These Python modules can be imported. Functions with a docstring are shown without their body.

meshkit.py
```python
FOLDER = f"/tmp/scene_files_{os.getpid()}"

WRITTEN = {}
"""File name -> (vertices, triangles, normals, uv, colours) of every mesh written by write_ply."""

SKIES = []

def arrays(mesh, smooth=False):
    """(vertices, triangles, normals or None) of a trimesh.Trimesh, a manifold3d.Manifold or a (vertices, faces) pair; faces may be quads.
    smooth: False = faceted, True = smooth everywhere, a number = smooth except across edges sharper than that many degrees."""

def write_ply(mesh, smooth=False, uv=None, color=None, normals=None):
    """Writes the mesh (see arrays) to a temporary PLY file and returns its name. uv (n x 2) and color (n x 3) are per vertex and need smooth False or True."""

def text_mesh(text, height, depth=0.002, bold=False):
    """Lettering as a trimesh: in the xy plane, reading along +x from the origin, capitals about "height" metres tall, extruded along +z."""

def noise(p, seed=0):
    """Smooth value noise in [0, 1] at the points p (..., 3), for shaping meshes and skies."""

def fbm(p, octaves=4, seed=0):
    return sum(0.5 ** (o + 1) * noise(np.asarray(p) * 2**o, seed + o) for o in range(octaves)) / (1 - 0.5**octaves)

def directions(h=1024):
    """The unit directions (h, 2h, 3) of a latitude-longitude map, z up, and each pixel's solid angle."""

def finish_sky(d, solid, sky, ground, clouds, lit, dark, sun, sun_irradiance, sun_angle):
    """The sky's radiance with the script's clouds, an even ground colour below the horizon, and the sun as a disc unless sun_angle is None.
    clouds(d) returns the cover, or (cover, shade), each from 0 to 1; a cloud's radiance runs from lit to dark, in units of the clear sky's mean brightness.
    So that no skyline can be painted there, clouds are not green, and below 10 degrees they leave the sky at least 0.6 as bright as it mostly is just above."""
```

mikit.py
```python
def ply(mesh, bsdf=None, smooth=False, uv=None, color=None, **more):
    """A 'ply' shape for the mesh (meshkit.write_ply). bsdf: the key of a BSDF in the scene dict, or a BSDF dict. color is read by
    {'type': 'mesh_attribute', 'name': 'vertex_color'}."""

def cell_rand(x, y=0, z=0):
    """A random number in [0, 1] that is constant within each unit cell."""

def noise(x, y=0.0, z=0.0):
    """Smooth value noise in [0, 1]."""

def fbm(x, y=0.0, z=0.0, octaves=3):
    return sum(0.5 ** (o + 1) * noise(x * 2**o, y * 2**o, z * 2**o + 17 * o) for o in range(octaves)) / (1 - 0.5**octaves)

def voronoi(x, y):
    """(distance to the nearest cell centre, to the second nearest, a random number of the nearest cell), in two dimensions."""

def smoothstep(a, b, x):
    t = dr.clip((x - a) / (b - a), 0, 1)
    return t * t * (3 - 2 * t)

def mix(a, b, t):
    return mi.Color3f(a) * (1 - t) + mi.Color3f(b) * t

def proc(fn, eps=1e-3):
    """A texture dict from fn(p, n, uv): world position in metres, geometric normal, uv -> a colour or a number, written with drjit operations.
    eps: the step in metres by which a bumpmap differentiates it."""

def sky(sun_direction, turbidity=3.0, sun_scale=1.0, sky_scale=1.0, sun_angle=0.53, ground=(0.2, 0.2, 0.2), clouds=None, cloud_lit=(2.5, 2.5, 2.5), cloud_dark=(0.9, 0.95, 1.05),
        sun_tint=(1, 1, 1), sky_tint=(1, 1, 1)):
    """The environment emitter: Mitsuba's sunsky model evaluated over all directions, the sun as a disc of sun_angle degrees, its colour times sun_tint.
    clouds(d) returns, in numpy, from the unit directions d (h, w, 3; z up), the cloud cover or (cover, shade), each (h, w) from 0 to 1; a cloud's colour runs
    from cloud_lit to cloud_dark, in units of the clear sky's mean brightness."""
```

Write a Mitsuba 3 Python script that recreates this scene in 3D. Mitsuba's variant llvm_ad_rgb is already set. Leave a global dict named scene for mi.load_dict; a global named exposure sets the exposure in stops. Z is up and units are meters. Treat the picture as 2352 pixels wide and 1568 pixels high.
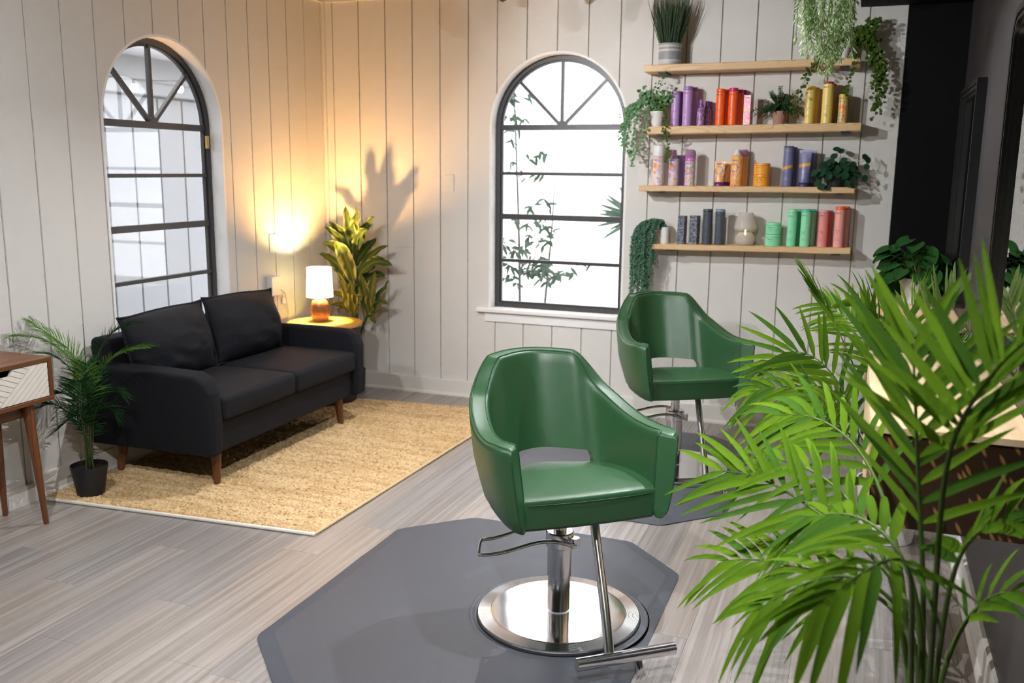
import math, random
import numpy as np
import trimesh
import shapely.geometry as sg
from shapely import affinity
from shapely.ops import unary_union
import manifold3d as m3
import mitsuba as mi
import drjit as dr
import mikit
import meshkit
from mikit import proc, noise, fbm, voronoi, cell_rand, smoothstep, mix

T = mi.ScalarTransform4f
scene, labels, used = {}, {}, set()
PI = math.pi
rng = random.Random(7)

# ------------------------------------------------------------------ camera
F_PX = 2108.5
YAW, PITCH, ROLL = 0.3600, 0.1856, 0.0112
CAM = np.array([3.567, -5.718, 1.562])


def camera_axes():
    cy, sy, cp, sp = math.cos(YAW), math.sin(YAW), math.cos(PITCH), math.sin(PITCH)
    fwd = np.array([-sy * cp, cy * cp, -sp])
    right = np.array([cy, sy, 0.0])
    up = np.cross(right, fwd)
    return fwd, -math.sin(ROLL) * right + math.cos(ROLL) * up


_f, _u = camera_axes()
scene['camera'] = {'type': 'thinlens', 'fov': math.degrees(2 * math.atan(1176 / F_PX)), 'fov_axis': 'x', 'near_clip': 0.05, 'far_clip': 200.0,
                   'aperture_radius': 0.0042, 'focus_distance': 3.25,
                   'to_world': T().look_at(origin=CAM.tolist(), target=(CAM + _f).tolist(), up=_u.tolist())}
# ------------------------------------------------------------------ sky, lights, exposure
exposure = -0.15
scene['sky'] = mikit.sky((-0.35, 0.5, 0.75), turbidity=4.0, sun_scale=0.0, sky_scale=26.0, ground=(0.95, 0.95, 0.95),
                         clouds=lambda d: 0.9 + 0.1 * meshkit.fbm(d * 3.0, 3), cloud_lit=(1.0, 1.0, 1.02), cloud_dark=(0.8, 0.82, 0.86))
scene['sky']['sampling_weight'] = 3.0
COOL = (0.97, 0.98, 1.0)
# the ceiling's track spotlights, the last pair added as fill: where each hangs, what it is aimed at, intensity, half angle of its beam
TRACK = [((1.30, -2.70, 2.46), (2.90, 0.0, 1.10), 17.0, 40), ((0.90, -4.80, 2.46), (2.85, -0.40, 0.7), 18.0, 34), ((1.75, -1.55, 2.46), (0.95, -2.30, 0.0), 13.0, 50),
         ((2.85, -1.60, 2.46), (2.80, -2.95, 0.30), 13.0, 46), ((3.20, -3.30, 2.46), (3.60, -3.60, 0.80), 12.0, 55), ((3.15, -1.05, 2.46), (3.75, -1.60, 0.80), 6.5, 55),
         ((1.84, -0.26, 2.58), (1.84, 0.0, 2.50), 0.16, 75), ((1.44, -0.28, 2.58), (1.44, 0.0, 2.50), 0.08, 75),
         ((1.45, -4.30, 2.46), (0.45, -3.15, 0.70), 12.5, 66), ((2.95, -4.75, 2.46), (2.40, -2.95, 0.50), 19.5, 44)]  # closing pair: added fill spots that brighten the front floor and chair
LAMP_SHADE, LAMP_BULB, LAMP_TINT = 2.0, 5200.0, (1.0, 0.53, 0.185)


# ------------------------------------------------------------------ helpers: scene entries
def fresh(key):
    if key not in used:
        used.add(key)
        return key
    n = 1
    while f'{key}_{n:03d}' in used:
        n += 1
    used.add(f'{key}_{n:03d}')
    return f'{key}_{n:03d}'


def tag(key, label=None, cat=None, group=None, kind=None):
    d = labels.setdefault(key, {})
    for k, v in (('label', label), ('category', cat), ('group', group), ('kind', kind)):
        if v:
            d[k] = v
    return key


def thing(name, label, cat, group=None, kind=None):
    return tag(fresh(name), label, cat, group, kind)


def part(name, parent, shape, kind=None, label=None, to_world=None):
    key = fresh(f'{parent}__{name}')
    d = dict(shape)
    if to_world is not None:
        d['to_world'] = to_world
    scene[key] = d
    if kind or label:
        tag(key, label, None, None, kind)
    return key


def solo(name, shape, label, cat, group=None, kind=None, to_world=None):
    key = fresh(name)
    d = dict(shape)
    if to_world is not None:
        d['to_world'] = to_world
    scene[key] = d
    return tag(key, label, cat, group, kind)


P = mikit.ply


# ------------------------------------------------------------------ helpers: meshes
def cat(*ms):
    return trimesh.util.concatenate([m for m in ms if m is not None])


def bx(x0, x1, y0, y1, z0, z1):
    m = trimesh.creation.box((x1 - x0, y1 - y0, z1 - z0))
    m.apply_translation(((x0 + x1) / 2, (y0 + y1) / 2, (z0 + z1) / 2))
    return m


_SPH = {n: trimesh.creation.icosphere(subdivisions=n).vertices for n in (0, 1, 2)}


def rbox(x0, x1, y0, y1, z0, z1, r=0.01, n=1, warp=None):
    """A box with rounded edges: the hull of eight little balls; warp moves the corners."""
    pts = []
    for x in (x0 + r, x1 - r):
        for y in (y0 + r, y1 - r):
            for z in (z0 + r, z1 - r):
                c = np.array([x, y, z])
                if warp:
                    c = np.array(warp(x, y, z))
                pts.append(_SPH[n] * r + c)
    return trimesh.convex.convex_hull(np.vstack(pts))


def cbox(x0, x1, y0, y1, z0, z1, c=0.003):
    """A box with chamfered edges."""
    pts = []
    for sx in (-1, 1):
        for sy in (-1, 1):
            for sz in (-1, 1):
                X, Y, Z = (x1 if sx > 0 else x0), (y1 if sy > 0 else y0), (z1 if sz > 0 else z0)
                pts += [(X - sx * c, Y - sy * c, Z), (X - sx * c, Y, Z - sz * c), (X, Y - sy * c, Z - sz * c)]
    return trimesh.convex.convex_hull(np.array(pts))


def extrude(poly, d0, d1, axes='xz'):
    """A polygon drawn in two axes and extruded along the third from d0 to d1."""
    geoms = getattr(poly, 'geoms', [poly])
    ms = []
    for g in geoms:
        if g.is_empty or g.area < 1e-7:
            continue
        m = trimesh.creation.extrude_polygon(g, abs(d1 - d0), engine='earcut')
        v = m.vertices.copy()
        d = v[:, 2] + min(d0, d1)
        if axes == 'xz':
            w = np.c_[v[:, 0], d, v[:, 1]]
        elif axes == 'yz':
            w = np.c_[d, v[:, 0], v[:, 1]]
        else:
            w = np.c_[v[:, 0], v[:, 1], d]
        f = m.faces[:, ::-1] if axes == 'xz' else m.faces
        ms.append(trimesh.Trimesh(w, f, process=False))
    return cat(*ms) if ms else None


def lathe(profile, n=40, center=(0, 0, 0)):
    """A surface of revolution about z from (r, z) points, closed where r is 0."""
    pr = np.asarray(profile, float)
    a = np.arange(n) * 2 * PI / n
    v, idx = [], []
    for r, z in pr:
        if r < 1e-9:
            idx.append([len(v)] * n)
            v.append((0, 0, z))
        else:
            idx.append(list(range(len(v), len(v) + n)))
            v += [(r * math.cos(t), r * math.sin(t), z) for t in a]
    f = []
    for i in range(len(pr) - 1):
        A, B = idx[i], idx[i + 1]
        for j in range(n):
            k = (j + 1) % n
            if A[j] != A[k]:
                f.append((A[j], A[k], B[k]))
            if B[j] != B[k]:
                f.append((A[j], B[k], B[j]))
    return trimesh.Trimesh(np.array(v) + np.array(center), np.array(f), process=False)


def tube(pts, r, sides=8, cap=True):
    p = np.asarray(pts, float)
    r = np.broadcast_to(np.asarray(r, float), (len(p),))
    t = np.gradient(p, axis=0)
    t /= np.linalg.norm(t, axis=1, keepdims=True) + 1e-12
    n = np.zeros_like(p)
    a = np.array([0, 0, 1.0]) if abs(t[0, 2]) < 0.9 else np.array([1.0, 0, 0])
    for i in range(len(p)):
        a = a - t[i] * (a @ t[i])
        a /= np.linalg.norm(a) + 1e-12
        n[i] = a
    b = np.cross(t, n)
    ang = np.arange(sides) * 2 * PI / sides
    v = (p[:, None] + r[:, None, None] * (np.cos(ang)[None, :, None] * n[:, None] + np.sin(ang)[None, :, None] * b[:, None])).reshape(-1, 3)
    f = []
    for i in range(len(p) - 1):
        for j in range(sides):
            k = (j + 1) % sides
            f += [(i * sides + j, i * sides + k, (i + 1) * sides + k), (i * sides + j, (i + 1) * sides + k, (i + 1) * sides + j)]
    if cap:
        v = np.vstack([v, p[0], p[-1]])
        s0, s1, e = len(v) - 2, len(v) - 1, (len(p) - 1) * sides
        for j in range(sides):
            k = (j + 1) % sides
            f += [(s0, k, j), (s1, e + j, e + k)]
    return trimesh.Trimesh(v, np.array(f), process=False)


def spline(pts, n=24):
    p = np.asarray(pts, float)
    from scipy.interpolate import CubicSpline
    d = np.r_[0, np.cumsum(np.linalg.norm(np.diff(p, axis=0), axis=1) ** 0.5 + 1e-9)]
    return CubicSpline(d, p)(np.linspace(0, d[-1], n))


def moved(m, x=0, y=0, z=0, rz=0):
    m = m.copy()
    if rz:
        m.apply_transform(trimesh.transformations.rotation_matrix(rz, (0, 0, 1)))
    m.apply_translation((x, y, z))
    return m


def leg(x0, y0, x1, y1, z1, r1, r0, n=16, z0=0.0):
    return tube([(x0, y0, z0), (x0 + (x1 - x0) * 0.03, y0 + (y1 - y0) * 0.03, z0 + (z1 - z0) * 0.03), (x1, y1, z1)], [r0 * 0.92, r0, r1], n)


def arch(c, half, z0, zs):
    return unary_union([sg.box(c - half, z0, c + half, zs + 1e-4), sg.Point(c, zs).buffer(half, quad_segs=24)])


# ------------------------------------------------------------------ materials
def plain(name, rgb, rough=0.5, spec=0.5, metallic=0.0, two=True, **k):
    d = {'type': 'principled', 'base_color': {'type': 'rgb', 'value': list(rgb)} if not isinstance(rgb, dict) else rgb, 'roughness': rough, 'specular': spec, 'metallic': metallic, **k}
    scene[name] = {'type': 'twosided', 'bsdf': d} if two else d
    return name


def bumped(name, rgb, fn, scale, rough=0.5, spec=0.5, eps=1e-3, **k):
    d = {'type': 'principled', 'base_color': {'type': 'rgb', 'value': list(rgb)} if not isinstance(rgb, dict) else rgb, 'roughness': rough, 'specular': spec, **k}
    scene[name] = {'type': 'twosided', 'bsdf': {'type': 'bumpmap', 'arbitrary': proc(fn, eps), 'scale': scale, 'bsdf': d}}
    return name


def leafy(name, rgb, trans=0.5, rough=0.35, spec=0.5):
    scene[name] = {'type': 'principledthin', 'base_color': {'type': 'rgb', 'value': list(rgb)} if not isinstance(rgb, dict) else rgb, 'roughness': rough, 'diff_trans': trans, 'eta': 1.45}
    return name


def wall_bump(p, n, uv):
    h = mi.Float(p.x) + mi.Float(p.y)
    return 0.6 * noise(h * 260, p.z * 45) + 0.4 * noise(h * 40, p.z * 320)


bumped('m_wall', (0.60, 0.58, 0.545), wall_bump, 0.0012, 0.55, 0.35, 2e-3)
plain('m_groove', (0.42, 0.39, 0.34), 0.8, 0.2)
plain('m_white', (0.74, 0.73, 0.71), 0.45, 0.4)
plain('m_trim', (0.62, 0.59, 0.54), 0.5, 0.4)
plain('m_ceiling', (0.30, 0.29, 0.27), 0.8, 0.2)  # darkened so that less light bounces back into the room
plain('m_black_wall', (0.0035, 0.0035, 0.004), 0.7, 0.12)
bumped('m_charcoal_wall', (0.028, 0.026, 0.029), lambda p, n, uv: noise(p.y * 220, p.z * 40), 0.0008, 0.42, 0.5)
plain('m_frame', (0.035, 0.033, 0.034), 0.4, 0.5)
plain('m_black', (0.010, 0.010, 0.011), 0.5, 0.4)
plain('m_black_metal', (0.012, 0.012, 0.013), 0.35, 0.5)
scene['m_glass'] = {'type': 'thindielectric', 'int_ior': 1.5}
scene['m_mirror'] = {'type': 'twosided', 'bsdf': {'type': 'conductor', 'material': 'Ag'}}
scene['m_chrome'] = {'type': 'twosided', 'bsdf': {'type': 'roughconductor', 'material': 'Al', 'alpha': 0.025, 'distribution': 'ggx', 'specular_reflectance': {'type': 'rgb', 'value': [1.25, 1.25, 1.28]}}}
scene['m_chrome']['bsdf']['specular_reflectance'] = {'type': 'rgb', 'value': [0.82, 0.82, 0.84]}


def grain_color(a, b, c, along='y', sx=70.0, sl=2.2, seed=0.0):
    def fn(p, n, uv):
        u, v = (mi.Float(p.x), mi.Float(p.y)) if along == 'y' else ((mi.Float(p.y) + mi.Float(p.z), mi.Float(p.x)) if along == 'x' else (mi.Float(p.x) + mi.Float(p.y), mi.Float(p.z)))
        g = fbm(u * sx + seed, v * sl + 3 * seed, seed, 4)
        w = noise(u * 9 + seed * 5, v * 0.9, 3 + seed)
        k = noise(u * sx * 5, v * sl * 6, 9)
        return mix(mix(a, b, smoothstep(0.25, 0.75, g)), c, smoothstep(0.45, 0.85, 0.6 * w + 0.4 * k))
    return proc(fn)


for i, (tone, cool) in enumerate([(1.0, 0.0), (0.93, 0.008), (1.06, -0.003), (0.98, -0.006), (0.87, 0.004)]):
    a, b, c = (np.array(x) * tone for x in ((0.188, 0.162, 0.145), (0.275, 0.248, 0.230), (0.230, 0.205, 0.192)))
    sh = np.array([-cool, 0, cool])
    bumped(f'm_plank_{i}', grain_color((a + sh).tolist(), (b + sh).tolist(), (c + sh).tolist(), 'y', 85, 1.6, 3.1 * i), lambda p, n, uv: noise(p.x * 420, p.y * 9), 0.0005, 0.33, 0.95)


def pine(p, n, uv):
    u, v, w = mi.Float(p.y), mi.Float(p.z), mi.Float(p.x)
    ring = noise(w * 3.1, v * 26 + u * 3.0, 4.0) * 7 + w * 0.9
    s = ring - dr.floor(ring)
    g = fbm(w * 7, v * 190, u * 190, 3)
    return mix(mix((0.60, 0.39, 0.19), (0.68, 0.48, 0.27), g), (0.43, 0.24, 0.10), 0.55 * smoothstep(0.72, 0.98, s) * smoothstep(0.2, 0.7, g + 0.2))


plain('m_pine', proc(pine), 0.45, 0.4)
plain('m_birch', grain_color((0.60, 0.43, 0.25), (0.66, 0.49, 0.30), (0.57, 0.40, 0.23), 'y', 60, 2.5), 0.4, 0.5)


def light_flecks(p, n, uv):  # dark wood with flecks of light through the plants painted in
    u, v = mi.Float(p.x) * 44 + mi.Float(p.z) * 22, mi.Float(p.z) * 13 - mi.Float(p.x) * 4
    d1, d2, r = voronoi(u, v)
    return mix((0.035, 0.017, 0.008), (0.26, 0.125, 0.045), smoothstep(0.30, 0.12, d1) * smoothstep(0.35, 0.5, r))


plain('m_end_panel', proc(light_flecks), 0.4, 0.4)
plain('m_walnut', grain_color((0.105, 0.036, 0.012), (0.17, 0.062, 0.022), (0.12, 0.042, 0.014), 'y', 80, 3.0), 0.35, 0.5)
plain('m_walnut_leg', grain_color((0.10, 0.030, 0.008), (0.16, 0.055, 0.017), (0.12, 0.04, 0.012), 'z', 80, 3.0), 0.35, 0.5)
plain('m_table_wood', grain_color((0.58, 0.27, 0.045), (0.66, 0.33, 0.065), (0.50, 0.22, 0.035), 'y', 70, 3.0), 0.35, 0.5)
plain('m_lamp_wood', grain_color((0.21, 0.082, 0.022), (0.30, 0.125, 0.038), (0.16, 0.06, 0.016), 'x', 70, 4.0), 0.35, 0.5)
plain('m_slat_white', (0.66, 0.62, 0.55), 0.5, 0.4)
bumped('m_sofa', (0.0062, 0.0068, 0.0095), lambda p, n, uv: noise(p.x * 900, p.y * 900, p.z * 900), 0.0004, 0.75, 0.20, sheen=0.16, sheen_tint=0.2)


def leather(p, n, uv):
    return fbm(p.x * 520, p.y * 520, p.z * 520, 2)


bumped('m_leather', (0.0195, 0.070, 0.0255), leather, 0.00022, 0.38, 0.55, 6e-4)
plain('m_piping', (0.011, 0.052, 0.020), 0.4, 0.5)
bumped('m_mat', (0.056, 0.061, 0.074), lambda p, n, uv: noise(p.x * 600, p.y * 600), 0.0005, 0.42, 0.5)
plain('m_rubber', (0.014, 0.014, 0.016), 0.5, 0.4)


def rug_color(p, n, uv):
    g = 0.5 * fbm(p.x * 5.0, p.y * 40, 2.0, 3) + 0.5 * fbm(p.x * 130, p.y * 170, 5.0, 2)
    h = noise(p.x * 110, p.y * 190)
    return mix(mix((0.43, 0.275, 0.125), (0.63, 0.455, 0.255), smoothstep(0.25, 0.7, g)), (0.25, 0.145, 0.05), 0.75 * smoothstep(0.66, 0.92, h))


plain('m_rug', proc(rug_color), 0.95, 0.1)
plain('m_braid', (0.60, 0.45, 0.27), 0.9, 0.1)
plain('m_tape', (0.68, 0.64, 0.57), 0.8, 0.2)
plain('m_ceramic', (0.70, 0.67, 0.64), 0.3, 0.5)


def stripes(p, n, uv):
    s = noise(mi.Float(p.z) * 85, fbm(p.x * 14, p.z * 30) * 1.5)
    return mix((0.50, 0.47, 0.45), (0.25, 0.255, 0.27), smoothstep(0.45, 0.7, s))


plain('m_striped_pot', proc(stripes), 0.5, 0.4)
plain('m_terracotta', (0.36, 0.20, 0.145), 0.7, 0.3)
scene['m_polished'] = {'type': 'twosided', 'bsdf': {'type': 'roughconductor', 'material': 'Al', 'alpha': 0.009, 'distribution': 'ggx'}}
plain('m_cord', (0.55, 0.50, 0.42), 0.6, 0.3)
plain('m_brass', (0.70, 0.48, 0.2), 0.3, 0.5, 1.0)
leafy('m_palm_0', (0.115, 0.235, 0.018), 0.75, 0.32)
leafy('m_palm_1', (0.165, 0.310, 0.022), 0.85, 0.32)
leafy('m_palm_2', (0.075, 0.175, 0.024), 0.65, 0.28)
leafy('m_palm_lit', (0.30, 0.44, 0.15), 0.55, 0.4)  # lighter copy of the palm green; spotlight is put into the colour
leafy('m_areca_dark', (0.019, 0.060, 0.020), 0.4, 0.4)
leafy('m_areca_light', (0.085, 0.20, 0.030), 0.5, 0.4)
plain('m_stem', (0.09, 0.15, 0.025), 0.45, 0.4)
plain('m_stem_dark', (0.035, 0.05, 0.015), 0.5, 0.4)
leafy('m_pothos', (0.020, 0.066, 0.016), 0.25, 0.30)
leafy('m_coin', (0.022, 0.066, 0.034), 0.25, 0.45)
leafy('m_ivy', (0.070, 0.125, 0.022), 0.4, 0.45)
leafy('m_ivy_pale', (0.17, 0.32, 0.16), 0.45, 0.45)
leafy('m_pearls', (0.090, 0.195, 0.125), 0.3, 0.5)
leafy('m_dark_sprig', (0.028, 0.062, 0.026), 0.3, 0.5)
leafy('m_grass', (0.050, 0.085, 0.050), 0.3, 0.5)
leafy('m_hanging', (0.30, 0.43, 0.19), 0.6, 0.5)
leafy('m_hanging_pale', (0.62, 0.68, 0.50), 0.6, 0.5)
leafy('m_outside_leaf', (0.10, 0.15, 0.11), 0.35, 0.5)  # lighter grey-green, with lens glare put into the colour
plain('m_outside_bark', (0.12, 0.13, 0.12), 0.8, 0.2)
plain('m_soil', (0.02, 0.014, 0.01), 0.9, 0.1)
scene['m_dracaena'] = {'type': 'principledthin', 'base_color': {'type': 'mesh_attribute', 'name': 'vertex_color'}, 'roughness': 0.35, 'diff_trans': 0.4, 'eta': 1.45}
scene['m_print'] = {'type': 'twosided', 'bsdf': {'type': 'principled', 'base_color': {'type': 'mesh_attribute', 'name': 'vertex_color'}, 'roughness': 0.35, 'specular': 0.5}}
plain('m_ink', (0.02, 0.018, 0.025), 0.5, 0.3)
plain('m_ink_pale', (0.42, 0.45, 0.52), 0.5, 0.3)
scene['m_frosted'] = {'type': 'principledthin', 'base_color': {'type': 'rgb', 'value': [0.78, 0.76, 0.73]}, 'roughness': 0.25, 'diff_trans': 0.9, 'spec_trans': 0.25, 'eta': 1.4}
scene['m_shade'] = {'type': 'principledthin', 'base_color': {'type': 'rgb', 'value': [0.40, 0.33, 0.24]}, 'roughness': 0.8, 'diff_trans': 0.35, 'eta': 1.3}
scene['m_clear_plastic'] = {'type': 'principledthin', 'base_color': {'type': 'rgb', 'value': [0.75, 0.50, 0.72]}, 'roughness': 0.15, 'diff_trans': 0.5, 'spec_trans': 0.6, 'eta': 1.4}
plain('m_outside_wall', (0.30, 0.31, 0.325), 0.8, 0.2)
plain('m_outside_seam', (0.17, 0.18, 0.19), 0.8, 0.2)
plain('m_outside_ground', (0.75, 0.74, 0.72), 0.9, 0.1)
plain('m_lamp_body', (0.03, 0.03, 0.03), 0.4, 0.5)
scene['m_bulb'] = {'type': 'diffuse', 'reflectance': {'type': 'rgb', 'value': [0.8, 0.8, 0.8]}}

# ------------------------------------------------------------------ the room
RX, FY, HZ = 4.04, -8.6, 2.68          # right wall, wall behind the camera, ceiling
S = 0.2032
REC = 0.009                             # depth of the siding's grooves
WALL_T = 0.15

BW = dict(c=1.705, half=0.45, z0=0.633, zs=1.831)
LW = dict(c=-1.594, half=0.455, z0=0.62, zs=1.776)
bw_open, lw_open = arch(**BW), arch(**LW)
bw_hole, lw_hole = bw_open.buffer(0.014), lw_open.buffer(0.014)

# floor: planks run along y
k = thing('floor', 'grey-brown wood plank floor under the rug and the mats', 'floor', kind='structure')
part('underlay', k, P(bx(-0.15, RX + 0.1, FY, 0.15, -0.08, -0.004), 'm_soil'))
rows = int((RX - 0.06) / 0.17) + 2
for r in range(-1, rows):
    x0 = max(0.06 + 0.17 * r, 0.0)
    x1 = min(0.06 + 0.17 * (r + 1), RX)
    if x1 - x0 < 0.01:
        continue
    rr = random.Random(100 + r)
    off = {2: -3.075, 3: None, 4: -3.267, 5: -2.85, 7: -3.242, 6: -3.60, 9: -2.347}.get(r)
    y = (off if off is not None else -rr.uniform(0.1, 1.22)) 
    while y < 0:
        y += 1.22
    while y > FY:
        ya, yb = max(y - 1.22, FY), min(y, 0)
        if yb - ya > 0.01:
            g = 0.0004
            part('plank', k, P(bx(x0 + g, x1 - g, ya + g, yb - g, -0.004, 0), f'm_plank_{rr.randrange(5)}'))
        y -= 1.22

k = solo('ceiling', P(bx(-0.15, RX + 0.1, FY, 0.15, HZ, HZ + 0.1), 'm_ceiling'), 'ceiling darkened to cut bounced light, meeting the panelled walls at the top edge', 'ceiling', kind='structure')


def siding(key, lo, hi, first, hole, axes, z_top, base_depth, sheet_joint=6):
    """Planks between the grooves of the wall's siding, each a mesh of its own."""
    edges = [lo] + [e for e in np.arange(first, hi, S) if e > lo + 0.01] + [hi]
    for a, b in zip(edges[:-1], edges[1:]):
        if b - a < 0.012:
            continue
        w = 0.0042
        poly = sg.box(a + w, 0.0, b - w, z_top).difference(hole)
        if poly.is_empty:
            continue
        s = 1 if axes == 'xz' else -1
        m = extrude(poly, 0.0, s * REC, axes)
        part('siding_plank', key, P(m, 'm_wall'))


first_l = -2.476 - S * 25
while first_l < FY:
    first_l += S
k = thing('wall_left', 'left wall of painted vertical siding planks behind the sofa', 'wall', kind='structure')
part('backing', k, P(extrude(sg.box(FY, 0, WALL_T, HZ).difference(lw_hole), -WALL_T, -REC, 'yz'), 'm_groove'))
siding(k, FY, 0.0, first_l, lw_hole, 'yz', HZ, REC)
WEND = 3.725
k = thing('wall_back', 'back wall of painted vertical siding planks with the product shelves', 'wall', kind='structure')
part('backing', k, P(extrude(sg.box(0, 0, WEND, HZ).difference(bw_hole), REC, WALL_T, 'xz'), 'm_groove'))
siding(k, 0.0, WEND, 0.072, bw_hole, 'xz', HZ, REC)
k = solo('wall_corner', P(bx(WEND, RX + 0.1, 0.0, WALL_T, 0, HZ), 'm_black_wall'), 'black painted end of the back wall beside the shelves', 'wall', kind='structure')
k = solo('wall_right', P(bx(RX, RX + 0.1, FY, 0.0, 0, HZ), 'm_charcoal_wall'), 'charcoal wall on the right that carries the mirrors', 'wall', kind='structure')
k = solo('wall_front', P(bx(-0.15, RX + 0.1, FY - 0.1, FY, 0, HZ), 'm_charcoal_wall'), 'charcoal wall behind the camera', 'wall', kind='structure')  # unseen wall, coloured dark to lower the bounced light
k = solo('trim_1', P(bx(0.0, 0.018, -0.018, 0.0, 0, HZ), 'm_wall'), 'thin corner bead between the left and back walls', 'trim', kind='structure')
k = solo('trim_2', P(cat(bx(0.0, WEND, -0.016, 0.0, HZ - 0.016, HZ), bx(0.0, 0.016, FY, -0.016, HZ - 0.016, HZ)), 'm_trim'), 'thin trim where the panelled walls meet the ceiling', 'trim', kind='structure')
k = solo('trim_3', P(cbox(3.473, RX, FY + 0.01, -0.001, 2.47, HZ, 0.004), 'm_black_wall'), 'black soffit running along the top of the right wall', 'soffit', kind='structure')


def base_profile():
    return sg.Polygon([(0, 0), (0.030, 0), (0.029, 0.010), (0.022, 0.019), (0.015, 0.021), (0.015, 0.104), (0.012, 0.112), (0, 0.114)])


def baseboard(name, mesh, label, m='m_trim'):
    solo(name, P(mesh, m, smooth=30), label, 'baseboard', kind='structure')


bp = base_profile()
m = extrude(affinity.scale(bp, -1, 1, origin=(0, 0)), 0.018, WEND, 'yz')
baseboard('baseboard_back', m, 'cream baseboard along the back wall')
m = extrude(bp, -2.62, -0.018, 'xz')
baseboard('baseboard_left', m, 'cream baseboard along the left wall behind the sofa')
m = extrude(sg.Polygon([(0, 0), (0.028, 0), (0.028, 0.085), (0, 0.085)]), FY, -2.62, 'xz')
baseboard('baseboard_left_2', m, 'low flat baseboard along the left wall under the console table')
m = extrude(affinity.translate(affinity.scale(bp, -1, 1.0, origin=(0, 0)), RX, 0), FY, -0.03, 'xz')
baseboard('baseboard_right', m, 'white baseboard along the charcoal right wall', 'm_white')


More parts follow.
